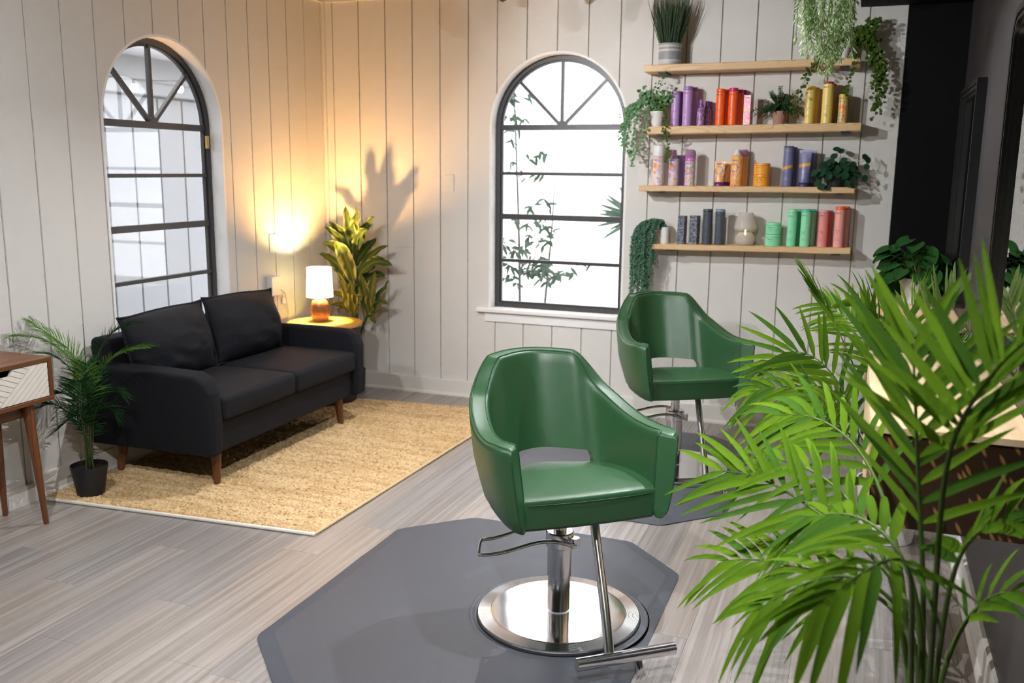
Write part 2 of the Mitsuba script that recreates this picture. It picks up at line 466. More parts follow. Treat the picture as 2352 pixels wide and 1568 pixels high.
# ------------------------------------------------------------------ windows
def window(name, label, W, opening, axes, sgn, bars, fan_drop=0.0):
    """Lining, dark frame, bars and panes of an arched window. sgn: which way out is along the third axis."""
    k = thing(name, label, 'window', kind='structure')
    c, h, z0, zs = W['c'], W['half'], W['z0'], W['zs']
    d = lambda v: sgn * v
    ring = opening.buffer(0.014).difference(opening)
    part('lining', k, P(extrude(ring, d(0.0), d(0.16), axes), 'm_white', smooth=30))
    inner = opening.buffer(-0.030)
    part('frame', k, P(extrude(opening.difference(inner), d(0.085), d(0.13), axes), 'm_frame', smooth=30))
    sash = inner.difference(opening.buffer(-0.042))
    part('sash', k, P(extrude(sash, d(0.098), d(0.122), axes), 'm_frame', smooth=30))
    for z, t in bars:
        part('bar', k, P(extrude(sg.box(c - h + 0.028, z - t / 2, c + h - 0.028, z + t / 2), d(0.092), d(0.122), axes), 'm_frame'))
    for a in (45, 90, 135):
        L = h - 0.026
        ln = sg.LineString([(c + 0.02 * math.cos(math.radians(a)), zs + 0.016), (c + L * math.cos(math.radians(a)), zs + L * math.sin(math.radians(a)))]).buffer(0.0095, cap_style=2)
        part('fan_bar', k, P(extrude(ln, d(0.094), d(0.120), axes), 'm_frame'))
    part('hub', k, P(extrude(sg.Point(c, zs + 0.016).buffer(0.028).intersection(sg.box(c - 1, zs + 0.01, c + 1, zs + 1)), d(0.091), d(0.123), axes), 'm_frame'))
    zz = [z0 + 0.03] + [b[0] for b in bars]
    zz = sorted(zz)
    cells = [sg.box(c - h, a, c + h, b) for a, b in zip(zz[:-1], zz[1:])]
    for cell in cells:
        q = cell.intersection(opening.buffer(-0.034))
        (x0, y0, x1, y1) = q.bounds
        part('pane', k, P(pane(q, d(0.108), axes), 'm_glass'))
    top = opening.buffer(-0.034).intersection(sg.box(c - 1, zs, c + 1, zs + 1))
    for a in range(4):
        wedge = sg.Polygon([(c, zs)] + [(c + math.cos(math.radians(t)), zs + math.sin(math.radians(t))) for t in np.linspace(45 * a, 45 * a + 45, 6)])
        part('pane', k, P(pane(top.intersection(wedge), d(0.108), axes), 'm_glass'))
    return k


def pane(poly, depth, axes):
    v, f = trimesh.creation.triangulate_polygon(poly, engine='earcut')
    v = np.asarray(v)
    w = np.c_[v[:, 0], np.full(len(v), depth), v[:, 1]] if axes == 'xz' else np.c_[np.full(len(v), depth), v[:, 0], v[:, 1]]
    return trimesh.Trimesh(w, f, process=False)


w2 = window('window_2', 'arched window with dark bars in the back wall beside the shelves', BW, bw_open, 'xz', 1, [(1.831, 0.036), (1.533, 0.021), (1.248, 0.036), (0.953, 0.021)])
part('sill', w2, P(cat(cbox(1.165, 2.245, -0.055, 0.0, 0.612, 0.636, 0.004), bx(1.27, 2.14, 0.0, 0.085, 0.615, 0.634)), 'm_white'))
part('apron', w2, P(cbox(1.22, 2.19, -0.018, 0.0, 0.545, 0.612, 0.003), 'm_white'))
w1 = window('window_1', 'arched window with dark bars in the left wall above the sofa', LW, lw_open, 'yz', -1, [(1.776, 0.036), (1.505, 0.021), (1.223, 0.036), (0.935, 0.021)])
part('sill', w1, P(cbox(0.0, 0.02, -2.08, -1.11, 0.595, 0.62, 0.004), 'm_white'))
part('latch', w1, P(rbox(-0.088, -0.07, -1.185, -1.165, 1.66, 1.735, 0.004), 'm_brass'))

# ------------------------------------------------------------------ lamps on the ceiling (above the frame, the last pair added as fill)
def look_rot(d):
    d = np.asarray(d, float) / np.linalg.norm(d)
    return trimesh.geometry.align_vectors([0, 0, 1], d)


for i, (p, aim, I, half) in enumerate(TRACK):
    k = thing('ceiling_spotlight', 'small black ceiling spotlight above the picture, in a set that includes added fill spots', 'ceiling light', 'ceiling spotlights above the picture')
    p, aim = np.array(p), np.array(aim)
    R_ = look_rot(aim - p)
    can = lathe([(0.0, -0.085), (0.026, -0.085), (0.030, -0.080), (0.030, -0.004), (0.0275, -0.004), (0.0275, -0.02), (0.0, -0.02)], 24)
    can.apply_transform(R_)
    can.apply_translation(p)
    part('can', k, P(can, 'm_lamp_body', smooth=35))
    top = p - (aim - p) / np.linalg.norm(aim - p) * 0.06
    part('stem', k, P(tube([(top[0], top[1], HZ), (top[0], top[1], top[2])], 0.008, 10), 'm_lamp_body'))
    scene[f'spot_{i}'] = {'type': 'spot', 'intensity': {'type': 'rgb', 'value': [I * c for c in COOL]}, 'cutoff_angle': float(half), 'beam_width': float(half * 0.55), 'sampling_weight': 2.0 if I > 10 else 1.2 if I > 3 else 0.3,
                          'to_world': T().look_at(origin=p.tolist(), target=aim.tolist(), up=[0.1, 0.2, 1.0])}

# ------------------------------------------------------------------ rug
RUGZ = 0.021
RA, RB, RC_, RD = np.array([1.465, -2.520]), np.array([0.035, -2.632]), np.array([0.06, -0.445]), np.array([1.515, -0.275])


def rug_mesh():
    nu, nv = 300, 440
    u, v = np.meshgrid(np.linspace(0, 1, nu), np.linspace(0, 1, nv), indexing='ij')
    xy = (RB * (1 - u)[..., None] + RA * u[..., None]) * (1 - v)[..., None] + (RC_ * (1 - u)[..., None] + RD * u[..., None]) * v[..., None]
    p3 = np.concatenate([xy, np.zeros_like(xy[..., :1])], -1)
    h = meshkit.noise(p3 * [62, 95, 1], 1) * 0.015 + meshkit.noise(p3 * [150, 170, 1], 2) * 0.004
    e = np.minimum(np.minimum(u, 1 - u) * 1.45, np.minimum(v, 1 - v) * 2.2)
    z = 0.004 + (h + 0.003) * np.clip(e / 0.012, 0, 1)
    vv = np.concatenate([xy, z[..., None]], -1).reshape(-1, 3)
    i, j = np.meshgrid(np.arange(nu - 1), np.arange(nv - 1), indexing='ij')
    a = (i * nv + j).ravel()
    f = np.vstack([np.c_[a, a + nv, a + nv + 1], np.c_[a, a + nv + 1, a + 1]])
    return trimesh.Trimesh(vv, f, process=False)


rug = thing('rug', 'straw coloured woven jute rug under the black sofa', 'rug')
part('pile', rug, P(rug_mesh(), 'm_rug', smooth=True), kind='stuff')


def edge_tape(a, b, w, h):
    d = (b - a) / np.linalg.norm(b - a)
    n = np.array([d[1], -d[0]])
    pts = np.array([(a + d * t + n * o) for t in np.linspace(0, np.linalg.norm(b - a), 40) for o in (0,)])
    return tube([(p[0], p[1], h) for p in pts], w, 8)


part('edge_binding', rug, P(edge_tape(RB + [0.0, -0.004], RA + [0.004, -0.004], 0.0085, 0.0085), 'm_tape', smooth=True), label='off-white binding along the near edge')
beads = []
for (a, b) in ((RA, RD), (RC_, RD)):
    L = np.linalg.norm(b - a)
    d = (b - a) / L
    n = int(L / 0.016)
    for i in range(n):
        p = a + d * (i + 0.5) * L / n
        s = trimesh.creation.icosphere(subdivisions=1, radius=0.0085)
        s.apply_scale((1.05, 1.0, 0.9))
        beads.append(moved(s, p[0] + rng.uniform(-.001, .001), p[1], 0.008))
part('braided_edge', rug, P(cat(*beads), 'm_braid', smooth=True), kind='stuff')


# ------------------------------------------------------------------ sofa
def pillow(w, h, t, seed, ears=0.018, bulge=1.0):
    """An upholstered back cushion in its own frame: y along the width, z up, x its thickness."""
    n = 34
    a = np.linspace(-1, 1, n)
    u, v = np.meshgrid(a, a, indexing='ij')
    prof = (1 - np.abs(u) ** 2.4) ** 0.70 * (1 - np.abs(v) ** 2.4) ** 0.70
    Y = u * w / 2 * (1 + 0.012 * (1 - v ** 2)) + np.sign(u) * ears * np.abs(u * v) ** 8
    Z = v * h / 2 * (1 + 0.07 * (1 - u ** 2)) + np.sign(v) * ears * 0.7 * np.abs(u * v) ** 8
    r = np.sqrt(u ** 2 + v ** 2)
    wr = (meshkit.fbm(np.stack([u * 3.2 + seed, v * 4.5 + u * 2, u * 0 + seed], -1), 3, seed) - 0.5) * 0.030 * (r > 0.2)
    wr += 0.008 * np.sin(9 * (u + 0.8 * v) + 3 * meshkit.noise(np.stack([u * 2, v * 2, u * 0], -1), seed)) * np.clip(r - 0.45, 0, 1)
    X = prof * (t / 2 + wr) * bulge
    vs, fs = [], []
    for s in (1, -1):
        o = len(vs) * n * n
        vs.append(np.stack([s * X, Y, Z], -1).reshape(-1, 3))
        i, j = np.meshgrid(np.arange(n - 1), np.arange(n - 1), indexing='ij')
        q = (i * n + j).ravel() + o
        f = np.vstack([np.c_[q, q + n, q + n + 1], np.c_[q, q + n + 1, q + 1]])
        fs.append(f if s > 0 else f[:, ::-1])
    m = trimesh.Trimesh(np.vstack(vs), np.vstack(fs), process=False)
    m.merge_vertices()
    idx = [(i, 0) for i in range(n)] + [(n - 1, j) for j in range(1, n)] + [(i, n - 1) for i in range(n - 2, -1, -1)] + [(0, j) for j in range(n - 2, -1, -1)]
    rim = np.array([(0.0, Y[i, j], Z[i, j]) for i, j in idx])
    return m, tube(rim, 0.006, 6)


sofa = thing('sofa', 'black velvet two seat sofa with walnut legs on the jute rug', 'sofa')
zb = 0.185


def arm_mesh(y_in, y_out):
    s = 1 if y_out > y_in else -1
    pts = []
    t = abs(y_out - y_in)
    prof = [(0.765, zb + 0.03), (0.772, 0.36), (0.768, 0.50), (0.745, 0.555), (0.70, 0.575), (0.45, 0.578), (0.08, 0.572), (0.05, 0.50), (0.05, zb + 0.02)]
    rr = 0.026
    for (x, z) in prof:
        flare = 0.018 * np.clip((z - 0.40) / 0.18, 0, 1)
        pts.append(_SPH[2] * rr + np.array([x - 0.02, y_in + s * (rr - 0.004 + flare * 0.6), z]))
        pts.append(_SPH[2] * rr + np.array([x - 0.02, y_out - s * (rr - flare), z - 0.012 * (z > 0.5)]))
    return trimesh.convex.convex_hull(np.vstack(pts))


part('arm', sofa, P(arm_mesh(-2.218, -2.30), 'm_sofa', smooth=50))
part('arm', sofa, P(arm_mesh(-0.958, -0.866), 'm_sofa', smooth=50))
part('base', sofa, P(cat(rbox(0.06, 0.738, -2.222, -0.955, zb + 0.005, 0.352, 0.016), rbox(0.035, 0.155, -2.285, -0.88, zb + 0.02, 0.722, 0.03, 2, lambda x, y, z: (x - 0.02 * (z > 0.5) + 0.02, y, z))), 'm_sofa', smooth=40))


def seat_cushion(y0, y1, seed):
    n = 30
    x0, x1, z0, z1 = 0.17, 0.775, 0.352, 0.468
    m = rbox(x0, x1, y0, y1, z0, z1, 0.022, 2)
    m = m.subdivide_to_size(0.035, 8) if False else m
    v, f = trimesh.remesh.subdivide_to_size(m.vertices, m.faces, 0.03, max_iter=10)
    u, w = (v[:, 0] - x0) / (x1 - x0), (v[:, 1] - y0) / (y1 - y0)
    top = np.clip((v[:, 2] - z0) / (z1 - z0), 0, 1)
    v[:, 2] += top * 0.020 * np.sin(PI * np.clip(u, 0, 1)) ** 0.6 * np.sin(PI * np.clip(w, 0, 1)) ** 0.6
    v[:, 0] += 0.010 * np.sin(PI * np.clip(w, 0, 1)) * (u > 0.9) * np.sin(PI * top)
    v += (meshkit.fbm(v * 14 + seed, 3, seed)[:, None] - 0.5) * 0.006
    return trimesh.Trimesh(v, f, process=False)


part('seat_cushion', sofa, P(seat_cushion(-2.213, -1.599, 3), 'm_sofa', smooth=45))
part('seat_cushion', sofa, P(seat_cushion(-1.592, -0.968, 5), 'm_sofa', smooth=45))
for i, (yc, w, tilt, zc) in enumerate([(-1.945, 0.585, 0.235, 0.645), (-1.322, 0.60, 0.235, 0.650)]):
    m, rim = pillow(w, 0.355, 0.270, 11 + i)
    M = trimesh.transformations.rotation_matrix(-tilt, (0, 1, 0))
    M2 = trimesh.transformations.rotation_matrix((0.02, -0.035)[i], (1, 0, 0))
    for mm in (m, rim):
        mm.apply_transform(M2)
        mm.apply_transform(M)
        mm.apply_translation((0.245, yc, zc))
    c = part('back_cushion', sofa, P(m, 'm_sofa', smooth=True))
    part('piping', c, P(rim, 'm_sofa', smooth=True))
for (x0, y0, x1, y1) in ((0.682, -2.172, 0.668, -2.155), (0.682, -1.005, 0.668, -1.02), (0.095, -2.190, 0.115, -2.17), (0.095, -1.0, 0.115, -1.02)):
    part('leg', sofa, P(leg(x0, y0, x1, y1, zb + 0.03, 0.030, 0.017, z0=0.020), 'm_walnut_leg', smooth=40))

# ------------------------------------------------------------------ side table, lamp
ST = (0.268, -0.505)
stable = thing('side_table', 'round side table with an amber wood top on a black drum', 'side table')
TZ = 0.548
part('table_top', stable, P(lathe([(0, TZ - 0.022), (0.240, TZ - 0.022), (0.246, TZ - 0.018), (0.246, TZ - 0.003), (0.243, TZ), (0, TZ)], 56, (*ST, 0)), 'm_table_wood', smooth=35))
part('drum', stable, P(lathe([(0, 0.022), (0.200, 0.022), (0.205, 0.028), (0.238, TZ - 0.03), (0.238, TZ - 0.022), (0, TZ - 0.022)], 56, (*ST, 0)), 'm_black', smooth=35))
lamp = thing('table_lamp', 'lit table lamp with a white drum shade and a wooden barrel base', 'lamp')
LX, LY = 0.232, -0.50
part('base', lamp, P(lathe([(0, TZ), (0.046, TZ), (0.052, TZ + 0.006), (0.061, TZ + 0.045), (0.064, TZ + 0.075), (0.060, TZ + 0.110), (0.050, TZ + 0.137), (0.044, TZ + 0.142), (0, TZ + 0.142)], 40, (LX, LY, 0)), 'm_lamp_wood', smooth=35))
part('neck', lamp, P(lathe([(0, TZ + 0.142), (0.014, TZ + 0.142), (0.014, TZ + 0.150), (0.009, TZ + 0.153), (0.009, TZ + 0.205), (0, TZ + 0.205)], 20, (LX, LY, 0)), 'm_brass', smooth=35))
s0, s1 = TZ + 0.165, TZ + 0.362
sh = lathe([(0.089, s0), (0.081, s1)], 64, (LX, LY, 0))
kk = part('lamp_shade', lamp, P(cat(sh), 'm_shade', smooth=True))
scene[kk]['emitter'] = {'type': 'area', 'sampling_weight': 0.6, 'radiance': {'type': 'rgb', 'value': [LAMP_SHADE * 1.0, LAMP_SHADE * 0.86, LAMP_SHADE * 0.66]}}
b = part('bulb', lamp, P(moved(trimesh.creation.icosphere(subdivisions=2, radius=0.026), LX, LY, TZ + 0.300), 'm_bulb', smooth=True))
scene[b]['emitter'] = {'type': 'area', 'sampling_weight': 9.0, 'radiance': {'type': 'rgb', 'value': [LAMP_BULB * c for c in LAMP_TINT]}}

# outlet box with a cord on the left wall, and painted-over cover plates
k = thing('outlet_box', 'white plug-in box with a cord on the left wall above the sofa arm', 'outlet')
part('box', k, P(rbox(0.002, 0.045, -0.765, -0.665, 0.735, 0.862, 0.006), 'm_trim', smooth=40))
part('cord', k, P(tube(spline([(0.040, -0.672, 0.775), (0.055, -0.635, 0.745), (0.03, -0.60, 0.735), (0.016, -0.565, 0.685), (0.012, -0.55, 0.55)], 20), 0.0035, 6), 'm_cord', smooth=True))
part('tag', k, P(rbox(0.010, 0.0125, -0.605, -0.565, 0.665, 0.705, 0.001), 'm_white'))
part('conduit', k, P(tube([(0.008, -0.70, 0.735), (0.008, -0.70, 0.45)], 0.007, 8), 'm_trim'))
k = solo('cover_plate', P(rbox(0.0, 0.004, -0.715, -0.640, 1.01, 1.13, 0.0018), 'm_wall', smooth=30), 'painted-over cover plate on the left wall above the plug-in box', 'cover plate')
k = solo('cover_plate', P(rbox(0.918, 0.985, -0.004, 0.0, 1.405, 1.52, 0.0018), 'm_wall', smooth=30), 'painted-over cover plate on the back wall left of the arched window', 'cover plate')
k = solo('cover_plate', P(rbox(0.535, 0.68, -0.004, 0.0, 1.02, 1.135, 0.0018), 'm_wall', smooth=30), 'painted-over cover plate low on the back wall beside the corner plant', 'cover plate')

# ------------------------------------------------------------------ console table (left edge of the picture)
con = thing('console_table', 'walnut console table with a white chevron slat drawer on tapered legs', 'table')
CX1, CY1, CZ0, CZ1, CY0 = 0.315, -2.765, 0.548, 0.740, -3.75
case = cat(cbox(0.022, CX1, CY0, CY1, CZ1 - 0.019, CZ1, 0.002), cbox(0.022, CX1, CY0, CY1, CZ0, CZ0 + 0.019, 0.002), cbox(0.022, CX1, CY1 - 0.019, CY1, CZ0 + 0.019, CZ1 - 0.019, 0.001),
           cbox(0.022, CX1, CY0, CY0 + 0.019, CZ0 + 0.019, CZ1 - 0.019, 0.001), bx(0.022, 0.034, CY0 + 0.01, CY1 - 0.01, CZ0 + 0.01, CZ1 - 0.01))
part('case', con, P(case, 'm_walnut'))
for y1 in (CY1 - 0.022, CY1 - 0.022 - 0.475):
    y0 = y1 - 0.468
    z0, z1 = CZ0 + 0.022, CZ1 - 0.022
    front = sg.box(y0, z0, y1, z1).difference(sg.Polygon([((y0 + y1) / 2 - 0.065, z1 + 0.01), ((y0 + y1) / 2 - 0.042, z1 - 0.026), ((y0 + y1) / 2 + 0.042, z1 - 0.026), ((y0 + y1) / 2 + 0.065, z1 + 0.01)]))
    dk = part('drawer', con, P(cat(extrude(front, CX1 - 0.018, CX1 - 0.010, 'yz'), bx(0.05, CX1 - 0.02, y0 + 0.004, y1 - 0.004, z0, z0 + 0.01)), 'm_slat_white'))
    rim = front.buffer(-0.006)
    # two families of slats meeting along a diagonal seam
    dgn = np.array([math.cos(math.radians(40)), math.sin(math.radians(40))])
    nrm = np.array([-dgn[1], dgn[0]])
    o = np.array([y1 - 0.185, z0])                                   # the seam passes here and rises to the right
    w = 0.0215
    for i in range(-1, 16):
        a = o - nrm * (i * w) - dgn * 1.0
        strip = sg.Polygon([a + nrm * 0.0012, a + dgn * 2 + nrm * 0.0012, a + dgn * 2 + nrm * (w - 0.0012), a + nrm * (w - 0.0012)])
        q = strip.intersection(front)
        if q.area > 3e-5:
            part('slat', dk, P(extrude(q, CX1 - 0.010, CX1 - 0.005, 'yz'), 'm_slat_white'))
    side = sg.Polygon([o + nrm * 2 * w - dgn * 1.0 + nrm * 0.0012, o + nrm * 2 * w + dgn * 1.0 + nrm * 0.0012, o + nrm * 2 + dgn * 1.0, o + nrm * 2 - dgn * 1.0])
    d2 = np.array([-math.cos(math.radians(24)), math.sin(math.radians(24))])
    n2 = np.array([d2[1], -d2[0]])
    for i in range(-14, 30):
        a = o + n2 * (i * w * 1.05) - d2 * 1.5
        strip = sg.Polygon([a + n2 * 0.0012, a + d2 * 3 + n2 * 0.0012, a + d2 * 3 + n2 * (w * 1.05 - 0.0012), a + n2 * (w * 1.05 - 0.0012)])
        q = strip.intersection(front).intersection(side)
        if q.area > 3e-5:
            part('slat', dk, P(extrude(q, CX1 - 0.010, CX1 - 0.005, 'yz'), 'm_slat_white'))
part('apron', con, P(cat(cbox(0.235, 0.258, CY0 + 0.1, CY1 - 0.105, 0.487, CZ0, 0.002), cbox(0.065, 0.088, CY0 + 0.1, CY1 - 0.105, 0.487, CZ0, 0.002)), 'm_walnut'))
for (x0, y0, x1, y1) in ((0.298, CY1 - 0.085, 0.270, CY1 - 0.105), (0.055, CY1 - 0.085, 0.075, CY1 - 0.105), (0.298, CY0 + 0.085, 0.270, CY0 + 0.105), (0.055, CY0 + 0.085, 0.075, CY0 + 0.105)):
    part('leg', con, P(leg(x0, y0, x1, y1, CZ0, 0.023, 0.0115), 'm_walnut_leg', smooth=40))


# ------------------------------------------------------------------ mats and salon chairs
def mat_mesh(x0, x1, y0, y1, cut, cx, cy, wav=0.004, seed=1):
    outer = sg.Polygon([(x0 + cut, y0), (x1 - cut, y0), (x1, y0 + cut), (x1, y1 - cut), (x1 - cut, y1), (x0 + cut, y1), (x0, y1 - cut), (x0, y0 + cut)]).buffer(-0.06).buffer(0.06, quad_segs=10)
    pts = np.array([outer.exterior.interpolate(t, normalized=True).coords[0] for t in np.linspace(0, 1, 240, endpoint=False)])
    c = np.array([(x0 + x1) / 2, (y0 + y1) / 2])
    rings, zz = [], []
    r = np.linalg.norm(pts - c, axis=1)
    lip = 0.003 + wav * meshkit.noise(np.c_[pts * 9, pts[:, :1] * 0 + seed])
    h = 0.016
    for off, z in ((0, 0.0), (0, None), (0.035, 'm'), (0.052, h * 0.90), (0.062, h), (0.12, h)):
        q = c + (pts - c) * ((r - off) / r)[:, None]
        rings.append(q)
        zz.append(np.full(240, z) if isinstance(z, float) else (lip if z is None else lip * 0.5 + 0.006))
    # inner rings blend from the octagon into circles round the chair's base, where the mat has a raised ring
    cc = np.array([cx, cy])
    ang = np.arctan2(pts[:, 1] - cy, pts[:, 0] - cx)
    circ = lambda rad: cc + rad * np.c_[np.cos(ang), np.sin(ang)]
    last = rings[-1]
    for t in (0.3, 0.6):
        rings.append(last * (1 - t) + circ(0.322) * t)
        zz.append(np.full(240, h))
    for rad, z in ((0.320, h), (0.313, h + 0.0035), (0.306, h + 0.0035), (0.298, h - 0.002), (0.292, h - 0.003), (0.001, h - 0.003)):
        rings.append(circ(rad))
        zz.append(np.full(240, z))
    v = np.vstack([np.c_[q, z] for q, z in zip(rings, zz)])
    f = []
    for i in range(len(rings) - 1):
        a = i * 240 + np.arange(240)
        b = i * 240 + (np.arange(240) + 1) % 240
        f += [np.c_[a, b, b + 240], np.c_[a, b + 240, a + 240]]
    return trimesh.Trimesh(v, np.vstack(f), process=False)


CH = [(2.667, -2.832, -0.885), (2.724, -1.034, -1.006)]
solo('floor_mat', P(mat_mesh(1.765, 3.005, -3.60, -2.075, 0.255, *CH[0][:2]), 'm_mat', smooth=True), 'grey anti-fatigue mat under the nearer green salon chair', 'mat')
solo('floor_mat', P(mat_mesh(1.865, 3.085, -1.845, -0.32, 0.255, *CH[1][:2], seed=4), 'm_mat', smooth=True), 'grey anti-fatigue mat under the farther green salon chair', 'mat')

ZS = 0.549           # the seat's front edge
CP = np.array([(0.226, -0.240, 0.748), (0.057, -0.249, 0.716), (-0.180, -0.206, 0.778), (-0.268, -0.128, 0.900), (-0.330, 0.0, 0.903),
               (-0.268, 0.128, 0.900), (-0.180, 0.206, 0.778), (0.057, 0.249, 0.716), (0.226, 0.240, 0.748)])


def shell_curves(n=161):
    from scipy.interpolate import PchipInterpolator, CubicSpline
    s = np.arange(9.0)
    t = 4 - 4 * np.sign(4 - np.linspace(0, 8, n)) * np.abs((4 - np.linspace(0, 8, n)) / 4) ** 0.8
    xy = CubicSpline(s, CP[:, :2])(t)
    z = PchipInterpolator(s, CP[:, 2])(t)
    k = np.array([0.12, 0.76, 0.12])
    arc = np.r_[0, np.cumsum(np.linalg.norm(np.diff(xy, axis=0), axis=1))]
    d = np.minimum(arc, arc[-1] - arc)
    rr = 0.042                                     # the arms' top edge turns down round their front ends
    z = z - np.where(d < rr, rr - np.sqrt(np.clip(rr ** 2 - (rr - d) ** 2, 0, None)), 0.0) * 0.60
    for _ in range(1):
        z[1:-1] = np.convolve(z, k, 'valid')
    d = np.gradient(xy, axis=0)
    nn = np.c_[d[:, 1], -d[:, 0]]
    nn /= np.linalg.norm(nn, axis=1, keepdims=True)
    mid = len(t) // 2
    if nn[mid, 0] > 0:
        nn = -nn
    back = np.clip((0.02 - xy[:, 0]) / 0.25, 0, 1)
    back = back * back * (3 - 2 * back)
    return t, xy, z, nn, back


def inner_point(i, zz, xy, z, nn, back):
    """Inner face of the tub at station i and height zz: the back leans, the arms draw in and forward towards the seat."""
    q = (z[i] - zz) / 0.29
    fr = np.clip((xy[i, 0] - 0.05) / 0.18, 0, 1)
    return xy[i] + np.array([0.30 * back[i] * (z[i] - zz) + 0.036 * fr * q, -np.sign(xy[i, 1]) * 0.024 * (1 - back[i]) * q])


def shell_section(i, t, xy, z, nn, back):
    """Closed loop of points of the tub's cross-section at station i, inner bottom first."""
    th = 0.064
    zt, b = z[i], back[i]

    def inner(zz):
        return inner_point(i, zz, xy, z, nn, back)

    def outer(zz):
        s = np.clip((0.625 - zz) / 0.18, 0, 1)
        off = th * (1 + 0.10 * np.clip((zz - 0.5) / 0.2, 0, 1)) - (0.022 + 0.080 * b) * s ** 2.2
        return inner(zz) + nn[i] * off

    zb = 0.452
    loop = []
    for zz in np.linspace(zb + 0.02, zt - 0.012, 14):
        loop.append((*inner(zz), zz))
    pi, po = inner(zt), outer(zt)
    for f, dz in ((0.06, 0.005), (0.16, 0.0), (0.5, 0.002), (0.84, 0.0), (0.94, 0.005)):
        loop.append((*(pi + (po - pi) * f), zt - dz))
    for zz in np.linspace(zt - 0.012, zb + 0.035, 16):
        loop.append((*outer(zz), zz))
    ob = outer(zb)
    for f, dz in ((0.98, 0.018), (0.88, 0.006), (0.70, 0.0), (0.3, 0.0)):
        loop.append((*(inner(zb) + (ob - inner(zb)) * f), zb + dz))
    return np.array(loop)


def chair_shell():
    t, xy, z, nn, back = shell_curves()
    L = [shell_section(i, t, xy, z, nn, back) for i in range(len(t))]
    # round the arms' front ends: extra stations that shrink towards the section's middle
    def ends(sec, fwd, inset):
        c = sec.mean(0)
        e = c + (sec - c) * np.array([1, 1 - inset[1], 1 - inset[2]])
        e = sec + (c - sec) * inset[1]
        e[:, 0] = sec[:, 0] + fwd
        return e
    A = [ends(L[0], 0.0075, (0, 0.045, 0.02)), ends(L[0], 0.004, (0, 0.012, 0.005))]
    B = [ends(L[-1], 0.004, (0, 0.012, 0.005)), ends(L[-1], 0.0075, (0, 0.045, 0.02))]
    L = A + L + B
    n = len(L[0])
    v = np.vstack(L)
    f = []
    for i in range(len(L) - 1):
        for j in range(n):
            k = (j + 1) % n
            a, b, c, d = i * n + j, i * n + k, (i + 1) * n + k, (i + 1) * n + j
            f += [(a, b, c), (a, c, d)]
    # end caps by triangulating the section
    for base, flip in ((0, True), ((len(L) - 1) * n, False)):
        sec = L[0] if base == 0 else L[-1]
        poly = sg.Polygon(sec[:, 1:])
        vv, ff = trimesh.creation.triangulate_polygon(poly, engine='earcut')
        from scipy.spatial import cKDTree
        idx = cKDTree(sec[:, 1:]).query(np.asarray(vv))[1] + base
        for tri in np.asarray(ff):
            f.append(tuple(idx[tri]) if flip else tuple(idx[tri][::-1]))
    m = trimesh.Trimesh(v, np.array(f), process=False)
    m.merge_vertices()
    m.update_faces(m.nondegenerate_faces())
    m.fix_normals()
    slot = sg.LineString([(-0.150, 0.530), (0.150, 0.530)]).buffer(0.032, quad_segs=10)
    cut = extrude(slot, -0.50, -0.02, 'yz')
    cut.fix_normals()
    try:
        a = m3.Manifold(m3.Mesh(np.asarray(m.vertices, np.float32), np.asarray(m.faces, np.uint32)))
        c = m3.Manifold(m3.Mesh(np.asarray(cut.vertices, np.float32), np.asarray(cut.faces, np.uint32)))
        r = a - c
        if r.num_tri() > 1000:
            q = r.to_mesh()
            return trimesh.Trimesh(q.vert_properties[:, :3], q.tri_verts, process=False)
        print('chair shell: boolean gave', r.num_tri(), a.status())
    except Exception as e:
        print('chair shell boolean failed', e)
    return m


def chair_seat():
    t, xy, z, nn, back = shell_curves()
    ring = np.array([inner_point(i, 0.51, xy, z, nn, back) + nn[i] * 0.007 for i in range(len(t))])
    poly = np.vstack([ring])
    c = np.array([0.02, 0.0])
    lay = []
    zf = lambda p: 0.0
    for s, z0 in ((0.97, 0.448), (1.0, 0.458), (1.0, 0.536), (0.992, 0.545), (0.975, 0.550), (0.90, 0.5535), (0.6, 0.558), (0.3, 0.560)):
        q = c + (poly - c) * s
        f = 0.006 * (1 - ((poly[:, 1]) / 0.24) ** 2).clip(0, 1) * (poly[:, 0] > 0.2)
        q = q + np.c_[f * (z0 < 0.55), f * 0]
        lay.append(np.c_[q, np.full(len(q), z0) - 0.046 * np.clip((0.10 - q[:, 0]) / 0.34, 0, 1) ** 1.3 * (z0 > 0.5)])
    n = len(poly)
    # the straight front edge needs stations of its own
    def close(l):
        a, b = l[-1], l[0]
        k = np.linspace(0, 1, 14)[1:-1, None]
        e = a * (1 - k) + b * k
        bul = 0.010 * np.sin(PI * k[:, 0])
        e[:, 0] += bul * (l[0][2] < 0.552)
        return np.vstack([l, e])
    lay = [close(l) for l in lay]
    n = len(lay[0])
    v = np.vstack(lay + [np.array([[c[0], 0, 0.5605], [c[0], 0, 0.446]])])
    f = []
    for i in range(len(lay) - 1):
        for j in range(n):
            k = (j + 1) % n
            a, b2, c2, d2 = i * n + j, i * n + k, (i + 1) * n + k, (i + 1) * n + j
            f += [(a, b2, c2), (a, c2, d2)]
    top, bot, e = len(v) - 2, len(v) - 1, (len(lay) - 1) * n
    for j in range(n):
        k = (j + 1) % n
        f += [(top, e + j, e + k), (bot, k, j)]
    m = trimesh.Trimesh(v, np.array(f), process=False)
    m.fix_normals()
    return m


